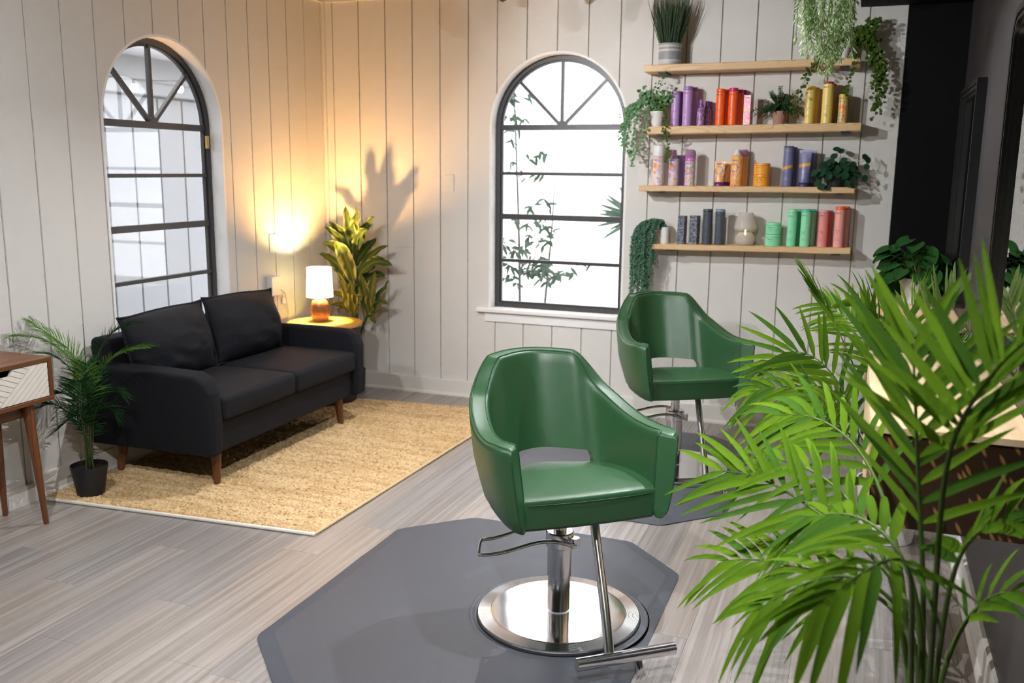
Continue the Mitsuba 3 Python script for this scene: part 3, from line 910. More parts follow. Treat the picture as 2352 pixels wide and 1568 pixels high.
def piping():
    t, xy, z, nn, back = shell_curves()
    out = []
    for which in (0, 1):
        path = []
        for i in range(len(t)):
            sec = shell_section(i, t, xy, z, nn, back)
            path.append(sec[15] if which == 0 else sec[17])
        first = shell_section(0, t, xy, z, nn, back)
        last = shell_section(len(t) - 1, t, xy, z, nn, back)
        if which == 0:
            d0 = [first[j] for j in range(1, 14)]
            d1 = [last[j] for j in range(13, 0, -1)]
        else:
            d0 = [first[j] for j in range(35, 19, -1)]
            d1 = [last[j] for j in range(20, 36)]
        d0 = [np.array(p) + [0.005, 0, 0] for p in d0]
        d1 = [np.array(p) + [0.005, 0, 0] for p in d1]
        p = np.array(d0 + path + d1)
        out.append(tube(p, 0.0028, 6))
    return cat(*out)


def chair_parts():
    ps = {}
    ps['shell'] = [P(chair_shell(), 'm_leather', smooth=38)]
    ps['seat'] = [P(chair_seat(), 'm_leather', smooth=38)]
    ps['piping'] = [P(piping(), 'm_piping', smooth=True)]
    y = np.linspace(-0.212, 0.212, 60)
    ps['seat_seam'] = [P(tube(np.c_[0.2600 + 0.0125 * np.sin(PI * (y + 0.22) / 0.44), y, np.full(60, 0.534)], 0.0014, 5), 'm_piping', smooth=True)]
    ps['mounting_plate'] = [P(cat(cbox(-0.10, 0.13, -0.10, 0.10, 0.438, 0.450, 0.003), cbox(-0.055, 0.055, -0.045, 0.045, 0.42, 0.44, 0.003)), 'm_black_metal')]
    zc = 0.016
    pr = [(0, zc), (0.279, zc), (0.285, zc + 0.004), (0.285, zc + 0.010)]
    r = 0.284
    for i in range(14):
        pr += [(r, zc + 0.0135 + 0.0002 * i), (r - 0.0014, zc + 0.0142 + 0.0002 * i), (r - 0.0028, zc + 0.0137 + 0.0002 * i)]
        r -= 0.0033
    pr += [(0.2375, zc + 0.0168), (0.233, zc + 0.0175), (0.14, zc + 0.0190), (0.06, zc + 0.0198), (0, zc + 0.0198)]
    ps['base_plate'] = [P(lathe(pr, 128), 'm_polished', smooth=30)]
    ps['rubber_ring'] = [P(lathe([(0.262, zc - 0.003), (0.2885, zc - 0.003), (0.2895, zc + 0.001), (0.2875, zc + 0.0055), (0.262, zc + 0.0055)], 80), 'm_rubber', smooth=30)]
    ps['column'] = [P(lathe([(0.0, 0.04), (0.0385, 0.04), (0.0385, 0.118), (0.0395, 0.119), (0.0395, 0.163), (0.0415, 0.165), (0.0415, 0.272), (0.034, 0.274), (0.034, 0.28), (0, 0.28)], 48), 'm_chrome', smooth=30)]
    ps['piston'] = [P(lathe([(0, 0.27), (0.023, 0.27), (0.023, 0.43), (0, 0.43)], 32), 'm_chrome', smooth=30)]
    ps['collar'] = [P(lathe([(0, 0.272), (0.043, 0.272), (0.0485, 0.276), (0.0485, 0.326), (0.045, 0.330), (0, 0.330)], 48), 'm_chrome', smooth=30)]
    lv = spline([(0.045, 0.045, 0.292), (0.068, 0.02, 0.298), (0.066, -0.06, 0.322), (0.062, -0.17, 0.312), (0.054, -0.300, 0.300)], 26)
    lv2 = spline([(-0.045, 0.02, 0.320), (-0.045, -0.07, 0.338), (-0.022, -0.16, 0.334), (-0.012, -0.270, 0.324)], 22)
    tip = np.vstack([lv, spline([(0.052, -0.306, 0.300), (0.046, -0.308, 0.301), (-0.010, -0.284, 0.322), (-0.013, -0.276, 0.323)], 12), lv2[::-1]])
    ps['pump_lever'] = [P(cat(tube(tip, 0.0064, 10), lathe([(0, 0.283), (0.017, 0.283), (0.017, 0.318), (0, 0.318)], 16, (0.050, 0.035, 0))), 'm_chrome', smooth=40)]
    fr = spline([(0.02, 0.06, 0.434), (0.11, 0.06, 0.434), (0.150, 0.058, 0.424), (0.180, 0.054, 0.385), (0.26, 0.040, 0.280), (0.410, 0.010, 0.075)], 40)
    ps['footrest_tube'] = [P(tube(fr, 0.0158, 18), 'm_chrome', smooth=40)]
    ps['footrest_bar'] = [P(cat(tube([(0.425, -0.108, 0.072), (0.425, -0.1075, 0.072), (0.425, 0.2275, 0.072), (0.425, 0.228, 0.072)], [0.0185, 0.0200, 0.0200, 0.0185], 28)), 'm_chrome', smooth=40)]
    ps['footrest_peg'] = [P(tube([(0.418, 0.10, 0.062), (0.440, 0.10, 0.036), (0.438, 0.10, 0.0165)], [0.013, 0.015, 0.013], 16), 'm_chrome', smooth=40)]
    return ps


cps = chair_parts()
for (x, y, yaw), lab in zip(CH, ('green leather salon chair on a chrome base, the nearer of the two', 'green leather salon chair on a chrome base, the farther one by the shelves')):
    k = thing('salon_chair', lab, 'chair', 'green salon chairs')
    M = T().translate([x, y, 0]).rotate([0, 0, 1], math.degrees(yaw))
    for name, shapes in cps.items():
        for s in shapes:
            part(name, k, s, to_world=M)

# ------------------------------------------------------------------ right wall: stations, mirrors
def station(y0, y1, label):
    k = thing('vanity_station', label, 'vanity', 'wall-hung birch vanity stations')
    z1, z0, x0 = 0.886, 0.60, 3.632
    part('top', k, P(cbox(x0, RX - 0.001, y0, y1, z1 - 0.02, z1, 0.0012), 'm_birch'))
    part('side_panel', k, P(cbox(x0 + 0.012, RX - 0.001, y0 + 0.012, y0 + 0.032, z0, z1 - 0.02, 0.001), 'm_end_panel'), label='dark brown end panel with painted light flecks')
    part('side_panel', k, P(cbox(x0 + 0.012, RX - 0.001, y1 - 0.032, y1 - 0.012, z0, z1 - 0.02, 0.001), 'm_end_panel'), label='dark brown end panel with painted light flecks')
    part('bottom_panel', k, P(cbox(x0 + 0.012, RX - 0.001, y0 + 0.032, y1 - 0.032, z0, z0 + 0.018, 0.001), 'm_birch'))
    n = 2
    w = (y1 - y0 - 0.03) / n
    for i in range(n):
        d = part('drawer', k, P(cbox(x0, x0 + 0.018, y0 + 0.015 + i * w + 0.002, y0 + 0.015 + (i + 1) * w - 0.002, z0, z1 - 0.024, 0.0015), 'm_birch'))
        part('pull', d, P(tube([(x0 - 0.016, y0 + 0.015 + (i + .5) * w - 0.06, 0.80), (x0 - 0.016, y0 + 0.015 + (i + .5) * w + 0.06, 0.80)], 0.005, 8), 'm_black_metal'))
        part('pull_post', d, P(cat(*[tube([(x0 - 0.016, y0 + 0.015 + (i + .5) * w + s, 0.80), (x0 + 0.002, y0 + 0.015 + (i + .5) * w + s, 0.80)], 0.004, 6) for s in (-0.05, 0.05)]), 'm_black_metal'))
    return k


station(-3.105, -1.955, 'wall-hung birch vanity station behind the foreground palm, the nearer one')
station(-1.255, -0.135, 'wall-hung birch vanity station in the back corner that carries the pothos')


def mirror(y0, y1, z0, z1, rad, label):
    k = thing('wall_mirror', label, 'mirror')
    o = sg.box(y0, z0, y1, z1).buffer(-rad).buffer(rad, quad_segs=8)
    steps = [(0.0, 0.022, 0.042), (0.022, 0.034, 0.034), (0.034, 0.046, 0.040), (0.046, 0.060, 0.028)]
    ms = [extrude(o.buffer(-a).difference(o.buffer(-b)), RX, RX - t, 'yz') for a, b, t in steps]
    part('frame', k, P(cat(*ms), 'm_black_metal', smooth=30))
    part('glass', k, P(extrude(o.buffer(-0.055), RX, RX - 0.014, 'yz'), 'm_mirror'))


mirror(-2.95, -2.06, 0.98, 2.11, 0.10, 'black framed mirror with rounded corners above the nearer station')
mirror(-1.075, -0.30, 0.95, 1.985, 0.03, 'black framed mirror in the back corner behind the pothos')

# ------------------------------------------------------------------ shelves
SD = 0.165
SHELVES = [(2.292, 3.496, 2.176, 2.183, 0.042, 'top'), (2.298, 3.527, 1.820, 1.836, 0.046, 'second'), (2.286, 3.519, 1.4725, 1.4825, 0.034, 'third'), (2.380, 3.522, 1.123, 1.1415, 0.034, 'lowest')]
SHELF_LABEL = ['pine wall shelf, topmost of the four, with the grass pot on it', 'pine wall shelf, second from the top, with purple, orange and yellow bottles', 'pine wall shelf, third from the top, with the patterned cans', 'pine wall shelf, lowest of the four, with green and pink bottles']


def shelf_z(i, x):
    x0, x1, za, zb = SHELVES[i][:4]
    return za + (zb - za) * (x - x0) / (x1 - x0)


for i, (x0, x1, za, zb, t, _) in enumerate(SHELVES):
    k = thing('wall_shelf', SHELF_LABEL[i], 'shelf', 'pine wall shelves')
    r = random.Random(40 + i)
    m = cbox(x0, x1, -SD, -0.001, -t, 0, 0.004)
    v, f = trimesh.remesh.subdivide_to_size(m.vertices, m.faces, 0.09, max_iter=8)
    front = np.clip((-v[:, 1] - SD + 0.02) / 0.02, 0, 1)
    wob = meshkit.noise(np.c_[v[:, 0] * 6 + i * 7, v[:, 0] * 0, v[:, 0] * 0], i)
    v[:, 2] += front * (wob - 0.5) * 0.004 * (v[:, 2] < -t / 2)
    v[:, 2] += za + (zb - za) * (v[:, 0] - x0) / (x1 - x0)
    part('board', k, P(trimesh.Trimesh(v, f, process=False), 'm_pine'))
    for bxx in (x0 + 0.085, x1 - 0.105):
        z = shelf_z(i, bxx + 0.02) - t
        part('bracket', k, P(cbox(bxx, bxx + 0.048, -SD + 0.006, -0.002, z - 0.008, z, 0.001), 'm_black'))

# ------------------------------------------------------------------ bottles, jars, cans, boxes
BRAND = 'amika:'


def curved_text(text, height, r, phi, z, thick=0.0004):
    m = meshkit.text_mesh(text, height, thick)
    v = m.vertices.copy()
    v[:, 0] -= v[:, 0].mean()
    a = phi + v[:, 0] / r
    rr = r + v[:, 2]
    return trimesh.Trimesh(np.c_[rr * np.cos(a), rr * np.sin(a), z + v[:, 1] - height / 2], m.faces, process=False)


def print_body(profile, color, n=64, phi0=-1.75):
    """A lathe whose vertices carry the printed colours: color(s, z) with s the distance along the wrap from the front."""
    pr = np.asarray(profile, float)
    a = phi0 - PI + np.arange(n + 1) * 2 * PI / n
    R, A = np.meshgrid(pr[:, 0], a, indexing='ij')
    Z, _ = np.meshgrid(pr[:, 1], a, indexing='ij')
    v = np.stack([R * np.cos(A), R * np.sin(A), Z], -1).reshape(-1, 3)
    c = color((A - phi0) * np.maximum(R, pr[:, 0].max() * 0.7), Z).reshape(-1, 3)
    i, j = np.meshgrid(np.arange(len(pr) - 1), np.arange(n), indexing='ij')
    q = (i * (n + 1) + j).ravel()
    f = np.vstack([np.c_[q, q + 1, q + n + 2], np.c_[q, q + n + 2, q + n + 1]])
    return P(trimesh.Trimesh(v, f, process=False), 'm_print', smooth=True, color=c)


def flat(rgb):
    return lambda s, z: np.broadcast_to(np.array(rgb, float), s.shape + (3,)).copy()


def dashes(col, s, z, zs, ink, width=0.012, t=0.0016, k=0.6):
    """Rows of fine print, too small to read in the photograph."""
    for q, zz in enumerate(zs):
        w = width * (0.7 + 0.3 * math.sin(q * 2.3 + zz * 90))
        on = (np.abs(z - zz) < t) & (np.abs(s) < w)
        on &= np.sin(s * 3300 + q * 5) > -0.7
        col[on] = col[on] * (1 - k) + np.array(ink) * k
    return col


def patterned(base, inks, seed, flower=None, scale=110.0):
    def fn(s, z):
        col = np.broadcast_to(np.array(base, float), s.shape + (3,)).copy()
        pts = np.stack([s * scale, z * scale, s * 0 + seed], -1)
        for q, ink in enumerate(inks):
            nz = meshkit.noise(pts * (1.0 + 0.15 * q) + 11 * q, seed + q)
            on = nz > 0.66
            col[on] = ink
        if flower:
            for (fs, fz, fr, c0, c1, c2) in flower:
                d = np.hypot(s - fs, z - fz)
                th = np.arctan2(z - fz, s - fs)
                pet = fr * (1 + 0.10 * np.cos(th * 14))
                col[d < pet] = c2
                col[(d < fr * 0.80)] = c1
                ring = (d < fr * 0.62)
                col[ring] = c0
                dots = (np.abs(d - fr * 0.70) < fr * 0.08) & (np.cos(th * 16) > 0.2)
                col[dots] = c0
        return col
    return fn


def zs(a, b, step=0.0022):
    return np.linspace(a, b, max(int((b - a) / step), 2))


def cyl_profile(r, h, edge=0.002, z0=0.0):
    return [(0, z0), (r - edge, z0)] + [(r, z) for z in zs(z0 + edge, z0 + h - edge)] + [(r - edge, z0 + h), (0, z0 + h)]


def bottle(x, y, i, h, r, body, cap, cap_h, label, group, ink='m_ink', front=True, phi=-1.85, z=None, fine=None, extra_cap=0.0002):
    z = shelf_z(i, x) if z is None else z
    k = thing('shampoo_bottle', label, 'bottle', group)
    M = T().translate([x, y, z])
    hb = h - cap_h

    def col(s, zz):
        c = flat(body)(s, zz)
        if front:
            dashes(c, s, zz, [h * 0.42, h * 0.385, h * 0.35, h * 0.24, h * 0.21, h * 0.18], fine or (0.05, 0.04, 0.06))
        return c
    part('body', k, print_body(cyl_profile(r, hb), col, 56, phi), to_world=M)
    rc = r + extra_cap
    part('cap', k, print_body([(0, hb + 0.0006), (rc - 0.001, hb + 0.0006), (rc, hb + 0.002), (rc, h - 0.003), (rc - 0.003, h), (0, h)], flat(cap), 40, phi), to_world=M)
    if front:
        part('lettering', k, P(curved_text(BRAND, 0.0085, r, phi, hb - 0.018), ink), to_world=M)
    return k


LAV, LAV2 = (0.45, 0.26, 0.53), (0.29, 0.16, 0.43)
ORG, MAG = (0.88, 0.125, 0.016), (0.55, 0.010, 0.17)
YEL = (0.82, 0.61, 0.16)
CHA, CHB = (0.062, 0.072, 0.095), (0.20, 0.27, 0.36)
GRN, GRN2 = (0.25, 0.70, 0.41), (0.08, 0.56, 0.40)
PNK, CORAL = (0.84, 0.34, 0.30), (0.90, 0.14, 0.05)
NAVY = (0.145, 0.145, 0.29)
YF, YB = -0.115, -0.050
bottle(2.481, YF, 1, 0.205, 0.0252, LAV, (0.33, 0.17, 0.40), 0.018, 'lavender bottle, the shorter one in front beside the white ivy pot', 'lavender bottles on the second shelf')
bottle(2.498, YB, 1, 0.205, 0.0252, (0.21, 0.09, 0.27), (0.2, 0.09, 0.26), 0.018, 'purple bottle standing behind the shorter lavender bottle', 'lavender bottles on the second shelf', front=False)
bottle(2.552, YF, 1, 0.228, 0.0282, LAV, LAV2, 0.020, 'tall lavender bottle with a darker cap, in front', 'lavender bottles on the second shelf')
bottle(2.572, YB, 1, 0.228, 0.0282, LAV, LAV2, 0.020, 'tall lavender bottle half hidden behind its twin', 'lavender bottles on the second shelf', front=False)
bottle(2.744, YF, 1, 0.209, 0.0258, ORG, ORG, 0.018, 'orange bottle with an orange cap, in front', 'orange bottles on the second shelf')
bottle(2.772, YB, 1, 0.209, 0.0258, ORG, ORG, 0.018, 'orange bottle half hidden behind the orange-capped one', 'orange bottles on the second shelf', front=False)
bottle(2.816, YF, 1, 0.211, 0.0262, ORG, MAG, 0.018, 'orange bottle with a magenta cap, in front', 'orange bottles on the second shelf')
bottle(2.842, YB - 0.008, 1, 0.205, 0.0255, ORG, MAG, 0.018, 'orange bottle with a magenta cap, just behind its twin', 'orange bottles on the second shelf', front=False)
bottle(2.862, YB + 0.024, 1, 0.205, 0.021, (0.35, 0.01, 0.10), MAG, 0.018, 'magenta capped slim bottle at the back beside the pink box', 'orange bottles on the second shelf', front=False)
bottle(3.242, YF, 1, 0.208, 0.0258, YEL, YEL, 0.020, 'yellow bottle with a yellow cap, in front', 'yellow bottles on the second shelf')
bottle(3.262, YB, 1, 0.205, 0.0258, YEL, YEL, 0.020, 'yellow bottle half hidden behind its twin', 'yellow bottles on the second shelf', front=False)
bottle(3.337, YF, 1, 0.227, 0.0290, YEL, (0.42, 0.012, 0.07), 0.011, 'tall yellow bottle with a thin crimson cap, in front', 'yellow bottles on the second shelf')
bottle(3.350, YB + 0.008, 1, 0.223, 0.0280, (0.55, 0.3, 0.06), (0.42, 0.012, 0.07), 0.011, 'tall yellow bottle with a crimson cap hidden behind its twin', 'yellow bottles on the second shelf', front=False)
bottle(3.146, YF, 2, 0.229, 0.0285, NAVY, (0.095, 0.095, 0.20), 0.006, 'navy bottle with a slanted yellow stripe, beside the navy tube', 'navy products on the third shelf', ink='m_ink_pale', fine=(0.35, 0.36, 0.5))
bottle(3.162, YB, 2, 0.225, 0.0285, NAVY, (0.095, 0.095, 0.20), 0.006, 'navy bottle standing behind the striped navy bottle', 'navy products on the third shelf', front=False)
bottle(2.703, YF, 3, 0.211, 0.0290, CHA, (0.042, 0.048, 0.062), 0.016, 'charcoal bottle with a charcoal cap', 'charcoal bottles on the lowest shelf', ink='m_ink', fine=(0.02, 0.02, 0.03))
bottle(2.777, YF, 3, 0.211, 0.0290, CHA, CHB, 0.016, 'charcoal bottle with a grey-blue cap, beside the glass lamp', 'charcoal bottles on the lowest shelf', ink='m_ink', fine=(0.02, 0.02, 0.03))
bottle(3.190, YF, 3, 0.213, 0.0262, GRN, GRN, 0.018, 'mint green bottle with a mint cap, in front', 'green products on the lowest shelf')
bottle(3.215, YB, 3, 0.213, 0.0262, (0.08, 0.36, 0.19), GRN, 0.018, 'mint green bottle behind the mint-capped one', 'green products on the lowest shelf', front=False)
bottle(3.266, YF, 3, 0.213, 0.0280, GRN, GRN2, 0.014, 'mint green bottle with a teal cap, in front', 'green products on the lowest shelf')
bottle(3.291, YB, 3, 0.213, 0.0270, GRN, GRN2, 0.014, 'mint green bottle with a teal cap, behind its twin', 'green products on the lowest shelf', front=False)
bottle(3.362, YF, 3, 0.211, 0.0265, (0.76, 0.26, 0.235), (0.78, 0.36, 0.38), 0.012, 'salmon pink bottle with a dusty pink cap, in front', 'pink bottles on the lowest shelf')
bottle(3.382, YB, 3, 0.208, 0.0265, (0.50, 0.13, 0.12), (0.55, 0.2, 0.2), 0.012, 'salmon pink bottle hidden behind its twin', 'pink bottles on the lowest shelf', front=False)
bottle(3.450, YF, 3, 0.231, 0.0280, PNK, CORAL, 0.016, 'tall pink bottle with a coral cap, in front', 'pink bottles on the lowest shelf')
bottle(3.474, YB, 3, 0.231, 0.0270, PNK, CORAL, 0.016, 'tall pink bottle with a coral cap, behind its twin', 'pink bottles on the lowest shelf', front=False)


def stripe_band(key_parent, r, z0, z1, phi, M, rgb='m_band', slope=0.35):
    a = np.linspace(phi - 1.5, phi + 1.5, 40)
    lo = z0 + slope * r * (np.sin(a - phi))
    hi = lo + (z1 - z0)
    v = np.vstack([np.c_[(r + .0005) * np.cos(a), (r + .0005) * np.sin(a), lo], np.c_[(r + .0005) * np.cos(a), (r + .0005) * np.sin(a), hi]])
    n = len(a)
    f = [(i, i + 1, n + i + 1) for i in range(n - 1)] + [(i, n + i + 1, n + i) for i in range(n - 1)]
    return part('stripe', key_parent, P(trimesh.Trimesh(v, np.array(f), process=False), rgb, smooth=True), to_world=M, label='yellow slanted stripe')


plain('m_band', (0.62, 0.33, 0.03), 0.4, 0.4)
nav = [k for k in labels if labels[k].get('label', '').startswith('navy bottle with a slanted')][0]
stripe_band(nav, 0.0285, 0.098, 0.116, -1.85, T().translate([3.146, YF, shelf_z(2, 3.146)]))


def jar_pair(x, i, r, h, body, band, names, group, dark):
    z = shelf_z(i, x)
    for q in range(2):
        k = thing('cosmetic_jar', names[q], 'jar', group)
        M = T().translate([x, YF + 0.01, z + q * h / 2])
        hb = h / 2 - 0.001

        def col(s, zz):
            c = flat(body)(s, zz)
            return dashes(c, s, zz, [hb * 0.42, hb * 0.33, hb * 0.24], dark, 0.014)
        part('body', k, print_body(cyl_profile(r, hb * 0.78), col, 64, -1.80), to_world=M)
        part('lid', k, print_body([(0, hb * 0.79), (r - 0.001, hb * 0.79), (r + 0.0006, hb * 0.81), (r + 0.0006, hb - 0.002), (r - 0.002, hb), (0, hb)], flat(band), 48, -1.80), to_world=M)
        part('lettering', k, P(curved_text(BRAND, 0.0085, r, -1.80, hb * 0.62), 'm_ink'), to_world=M)


jar_pair(3.001, 2, 0.0455, 0.133, (0.86, 0.36, 0.025), (0.86, 0.33, 0.025), ['orange-yellow jar, the lower of the stacked pair on the third shelf', 'orange-yellow jar, the upper of the stacked pair on the third shelf'], 'stacked orange jars', (0.10, 0.03, 0.01))
jar_pair(3.087, 3, 0.0440, 0.137, GRN, GRN, ['mint green jar, the lower of the stacked pair on the lowest shelf', 'mint green jar, the upper of the stacked pair on the lowest shelf'], 'stacked green jars', (0.02, 0.08, 0.05))

W_, O_, P_, V_, Yk, T_ = (0.72, 0.68, 0.66), (0.80, 0.20, 0.02), (0.70, 0.10, 0.28), (0.22, 0.06, 0.32), (0.75, 0.48, 0.05), (0.10, 0.30, 0.34)


def spray(name, x, y, i, profile, color, label, group, caps, lettering=None, phi=-1.85, r=0.03, ink='m_ink'):
    k = thing(name, label, 'spray can' if 'can' in name else 'tube' if 'tube' in name else 'bottle', group)
    M = T().translate([x, y, shelf_z(i, x)])
    part('body', k, print_body(profile, color, 72, phi), to_world=M)
    for nm, pr, col, mat in caps:
        part(nm, k, print_body(pr, flat(col), 40, phi) if mat is None else P(lathe(pr, 40), mat, smooth=40), to_world=M)
    if lettering:
        part('lettering', k, P(curved_text(BRAND, 0.008, r, phi, lettering), ink), to_world=M)
    return k


# second shelf: purple spray bottles, floral yellow can, pink box
for q, (x, y, s, lab) in enumerate([(2.632, YF, 1.0, 'purple patterned spray bottle, the front one of three'), (2.660, YB - 0.01, 0.96, 'purple patterned spray bottle, the middle one of three'), (2.674, YB + 0.022, 0.95, 'purple patterned spray bottle, the rearmost of three')]):
    h = 0.152 * s
    spray('spray_bottle', x, y, 1, [(0, 0), (0.0205, 0), (0.0225, 0.002)] + [(0.0225, z) for z in zs(0.004, h * 0.60)] + [(0.021, h * 0.66), (0.013, h * 0.70), (0, h * 0.70)],
          patterned((0.20, 0.06, 0.26), [(0.42, 0.27, 0.50), (0.10, 0.02, 0.16), (0.5, 0.4, 0.56)], 3 + q, None, 190), lab, 'purple spray bottles on the second shelf',
          [('collar', [(0, h * 0.69), (0.0135, h * 0.69), (0.0145, h * 0.71), (0.0145, h * 0.80), (0.011, h * 0.82), (0, h * 0.82)], (0.20, 0.07, 0.30), None),
           ('nozzle', [(0, h * 0.81), (0.0105, h * 0.81), (0.0115, h * 0.84), (0.0115, h * 0.97), (0.009, h), (0, h)], (0.26, 0.10, 0.38), None)], h * 0.57, r=0.0226)
spray('spray_can', 3.422, YF, 1, cyl_profile(0.0245, 0.135), patterned((0.70, 0.42, 0.06), [(0.78, 0.25, 0.03), (0.70, 0.60, 0.35), (0.20, 0.42, 0.30)], 21,
      [(0.0, 0.088, 0.0215, (0.80, 0.16, 0.02), (0.72, 0.55, 0.30), (0.78, 0.35, 0.05)), (0.012, 0.040, 0.012, (0.70, 0.10, 0.10), W_, Yk), (-0.014, 0.020, 0.010, (0.15, 0.45, 0.3), W_, Yk)]),
      'yellow can with an orange flower at the right end of the second shelf', 'floral yellow cans', [('cap', [(0, 0.1352), (0.0245, 0.1352), (0.0252, 0.137), (0.0252, 0.155), (0.023, 0.158), (0, 0.158)], (0.60, 0.42, 0.07), None)], 0.119, r=0.0246)
spray('spray_can', 3.437, YB, 1, cyl_profile(0.0245, 0.135), flat((0.30, 0.24, 0.06)), 'olive can standing behind the yellow floral can', 'floral yellow cans',
      [('cap', [(0, 0.1352), (0.0245, 0.1352), (0.0252, 0.137), (0.0252, 0.155), (0.023, 0.158), (0, 0.158)], (0.5, 0.42, 0.07), None)])


def carton(x, y, i, w, d, h, rot, color, label, group, letter=None, ink='m_ink'):
    """A printed carton: fine grid faces that carry the pattern."""
    k = thing('carton', label, 'box', group)
    M = T().translate([x, y, shelf_z(i, x)]).rotate([0, 0, 1], rot)
    vs, fs, cs = [], [], []
    o = 0
    for (ux, uy, cx, cy, L) in ((1, 0, 0, -d / 2, w), (0, 1, w / 2, 0, d), (-1, 0, 0, d / 2, w), (0, -1, -w / 2, 0, d)):
        n, m = max(int(L / 0.0018), 2), int(h / 0.0022)
        s, z = np.meshgrid(np.linspace(-L / 2, L / 2, n), np.linspace(0, h, m), indexing='ij')
        vs.append(np.stack([cx + ux * s, cy + uy * s, z], -1).reshape(-1, 3))
        cs.append(color(s + 0.1 * cx, z).reshape(-1, 3))
        a, b = np.meshgrid(np.arange(n - 1), np.arange(m - 1), indexing='ij')
        q = (a * m + b).ravel() + o
        fs.append(np.vstack([np.c_[q, q + m, q + m + 1], np.c_[q, q + m + 1, q + 1]]))
        o += n * m
    vs.append(np.array([(-w / 2, -d / 2, h), (w / 2, -d / 2, h), (w / 2, d / 2, h), (-w / 2, d / 2, h)]))
    c = color(np.zeros((1, 1)), np.zeros((1, 1)) + h * 0.5).reshape(-1, 3)
    cs.append(np.repeat(c, 4, 0))
    fs.append(np.array([(0, 1, 2), (0, 2, 3)]) + o)
    part('carton_body', k, P(trimesh.Trimesh(np.vstack(vs), np.vstack(fs), process=False), 'm_print', smooth=False, color=np.vstack(cs)), to_world=M)
    if letter:
        t = meshkit.text_mesh(BRAND, 0.0078, 0.0004)
        v = t.vertices.copy()
        v[:, 0] -= v[:, 0].mean()
        part('lettering', k, P(trimesh.Trimesh(np.c_[v[:, 0], -d / 2 - v[:, 2] - 0.0002, v[:, 1] + letter], t.faces, process=False), ink), to_world=M)
    return k


carton(2.903, YF, 1, 0.040, 0.040, 0.168, -12, patterned((0.75, 0.30, 0.42), [(0.80, 0.06, 0.22), (0.78, 0.55, 0.60), (0.85, 0.35, 0.10), (0.72, 0.10, 0.30)], 8, [(-0.012, 0.090, 0.015, (0.85, 0.35, 0.05), W_, (0.8, 0.1, 0.25)), (0.01, 0.13, 0.012, (0.8, 0.08, 0.25), W_, P_)], 170),
       'pink patterned carton between the orange bottles and the terracotta pot', 'patterned cartons', 0.149)
dk = patterned((0.060, 0.068, 0.090), [(0.26, 0.29, 0.35)], 31, [(0.0, 0.125, 0.019, (0.06, 0.07, 0.09), (0.30, 0.33, 0.40), (0.10, 0.11, 0.14)), (0.006, 0.070, 0.016, (0.06, 0.07, 0.09), (0.30, 0.33, 0.40), (0.10, 0.11, 0.14)), (-0.012, 0.025, 0.018, (0.06, 0.07, 0.09), (0.30, 0.33, 0.40), (0.10, 0.11, 0.14))], 200)
carton(2.553, YF, 3, 0.043, 0.043, 0.170, -14, dk, 'dark carton with a pale paisley print, the left one of the pair', 'dark patterned cartons')
carton(2.628, YF, 3, 0.050, 0.045, 0.172, -16, patterned((0.060, 0.068, 0.090), [(0.30, 0.33, 0.40)], 33, [(0.0, 0.118, 0.020, (0.06, 0.07, 0.09), (0.34, 0.37, 0.45), (0.12, 0.13, 0.16)), (-0.010, 0.062, 0.018, (0.06, 0.07, 0.09), (0.34, 0.37, 0.45), (0.10, 0.11, 0.14)), (0.010, 0.02, 0.018, (0.06, 0.07, 0.09), (0.34, 0.37, 0.45), (0.10, 0.11, 0.14))], 200),
       'dark carton with a pale paisley print, beside the charcoal bottle', 'dark patterned cartons')

# third shelf: cans and tubes
conf = [(0.62, 0.42, 0.60), (0.75, 0.45, 0.15), (0.50, 0.30, 0.58), (0.72, 0.62, 0.40)]
spray('spray_can', 2.393, YF, 2, cyl_profile(0.0330, 0.172), patterned(W_, conf, 41, [(-0.004, 0.118, 0.0205, (0.82, 0.26, 0.03), (0.85, 0.60, 0.45), (0.70, 0.35, 0.50)), (-0.008, 0.078, 0.012, (0.80, 0.20, 0.02), W_, (0.8, 0.5, 0.4))]),
      'white can with an orange flower and white cap on the third shelf', 'patterned cans on the third shelf', [('cap', [(0, 0.1722), (0.0332, 0.1722), (0.0345, 0.1745), (0.0345, 0.232), (0.031, 0.237), (0, 0.237)], (0.70, 0.68, 0.67), None)], 0.152, r=0.0332)
spray('spray_bottle', 2.486, YF, 2, cyl_profile(0.0300, 0.160), patterned((0.60, 0.44, 0.62), conf + [(0.30, 0.50, 0.30)], 43, [(0.0, 0.112, 0.021, (0.80, 0.22, 0.05), (0.30, 0.45, 0.35), (0.35, 0.12, 0.45)), (-0.012, 0.06, 0.012, P_, W_, V_), (0.012, 0.03, 0.012, Yk, W_, P_)]),
      'lilac patterned bottle with a clear top, second from the left on the third shelf', 'patterned cans on the third shelf', [('cap', [(0, 0.1605), (0.022, 0.1605), (0.022, 0.175), (0.014, 0.18), (0.013, 0.210), (0, 0.212)], (0.6, 0.55, 0.6), 'm_clear_plastic')], 0.148, r=0.0302)
spray('spray_bottle', 2.510, YB, 2, cyl_profile(0.0300, 0.168), flat((0.28, 0.15, 0.38)), 'purple bottle standing behind the lilac patterned bottle', 'patterned cans on the third shelf', [('cap', [(0, 0.1685), (0.029, 0.1685), (0.029, 0.180), (0, 0.182)], (0.33, 0.2, 0.42), None)])
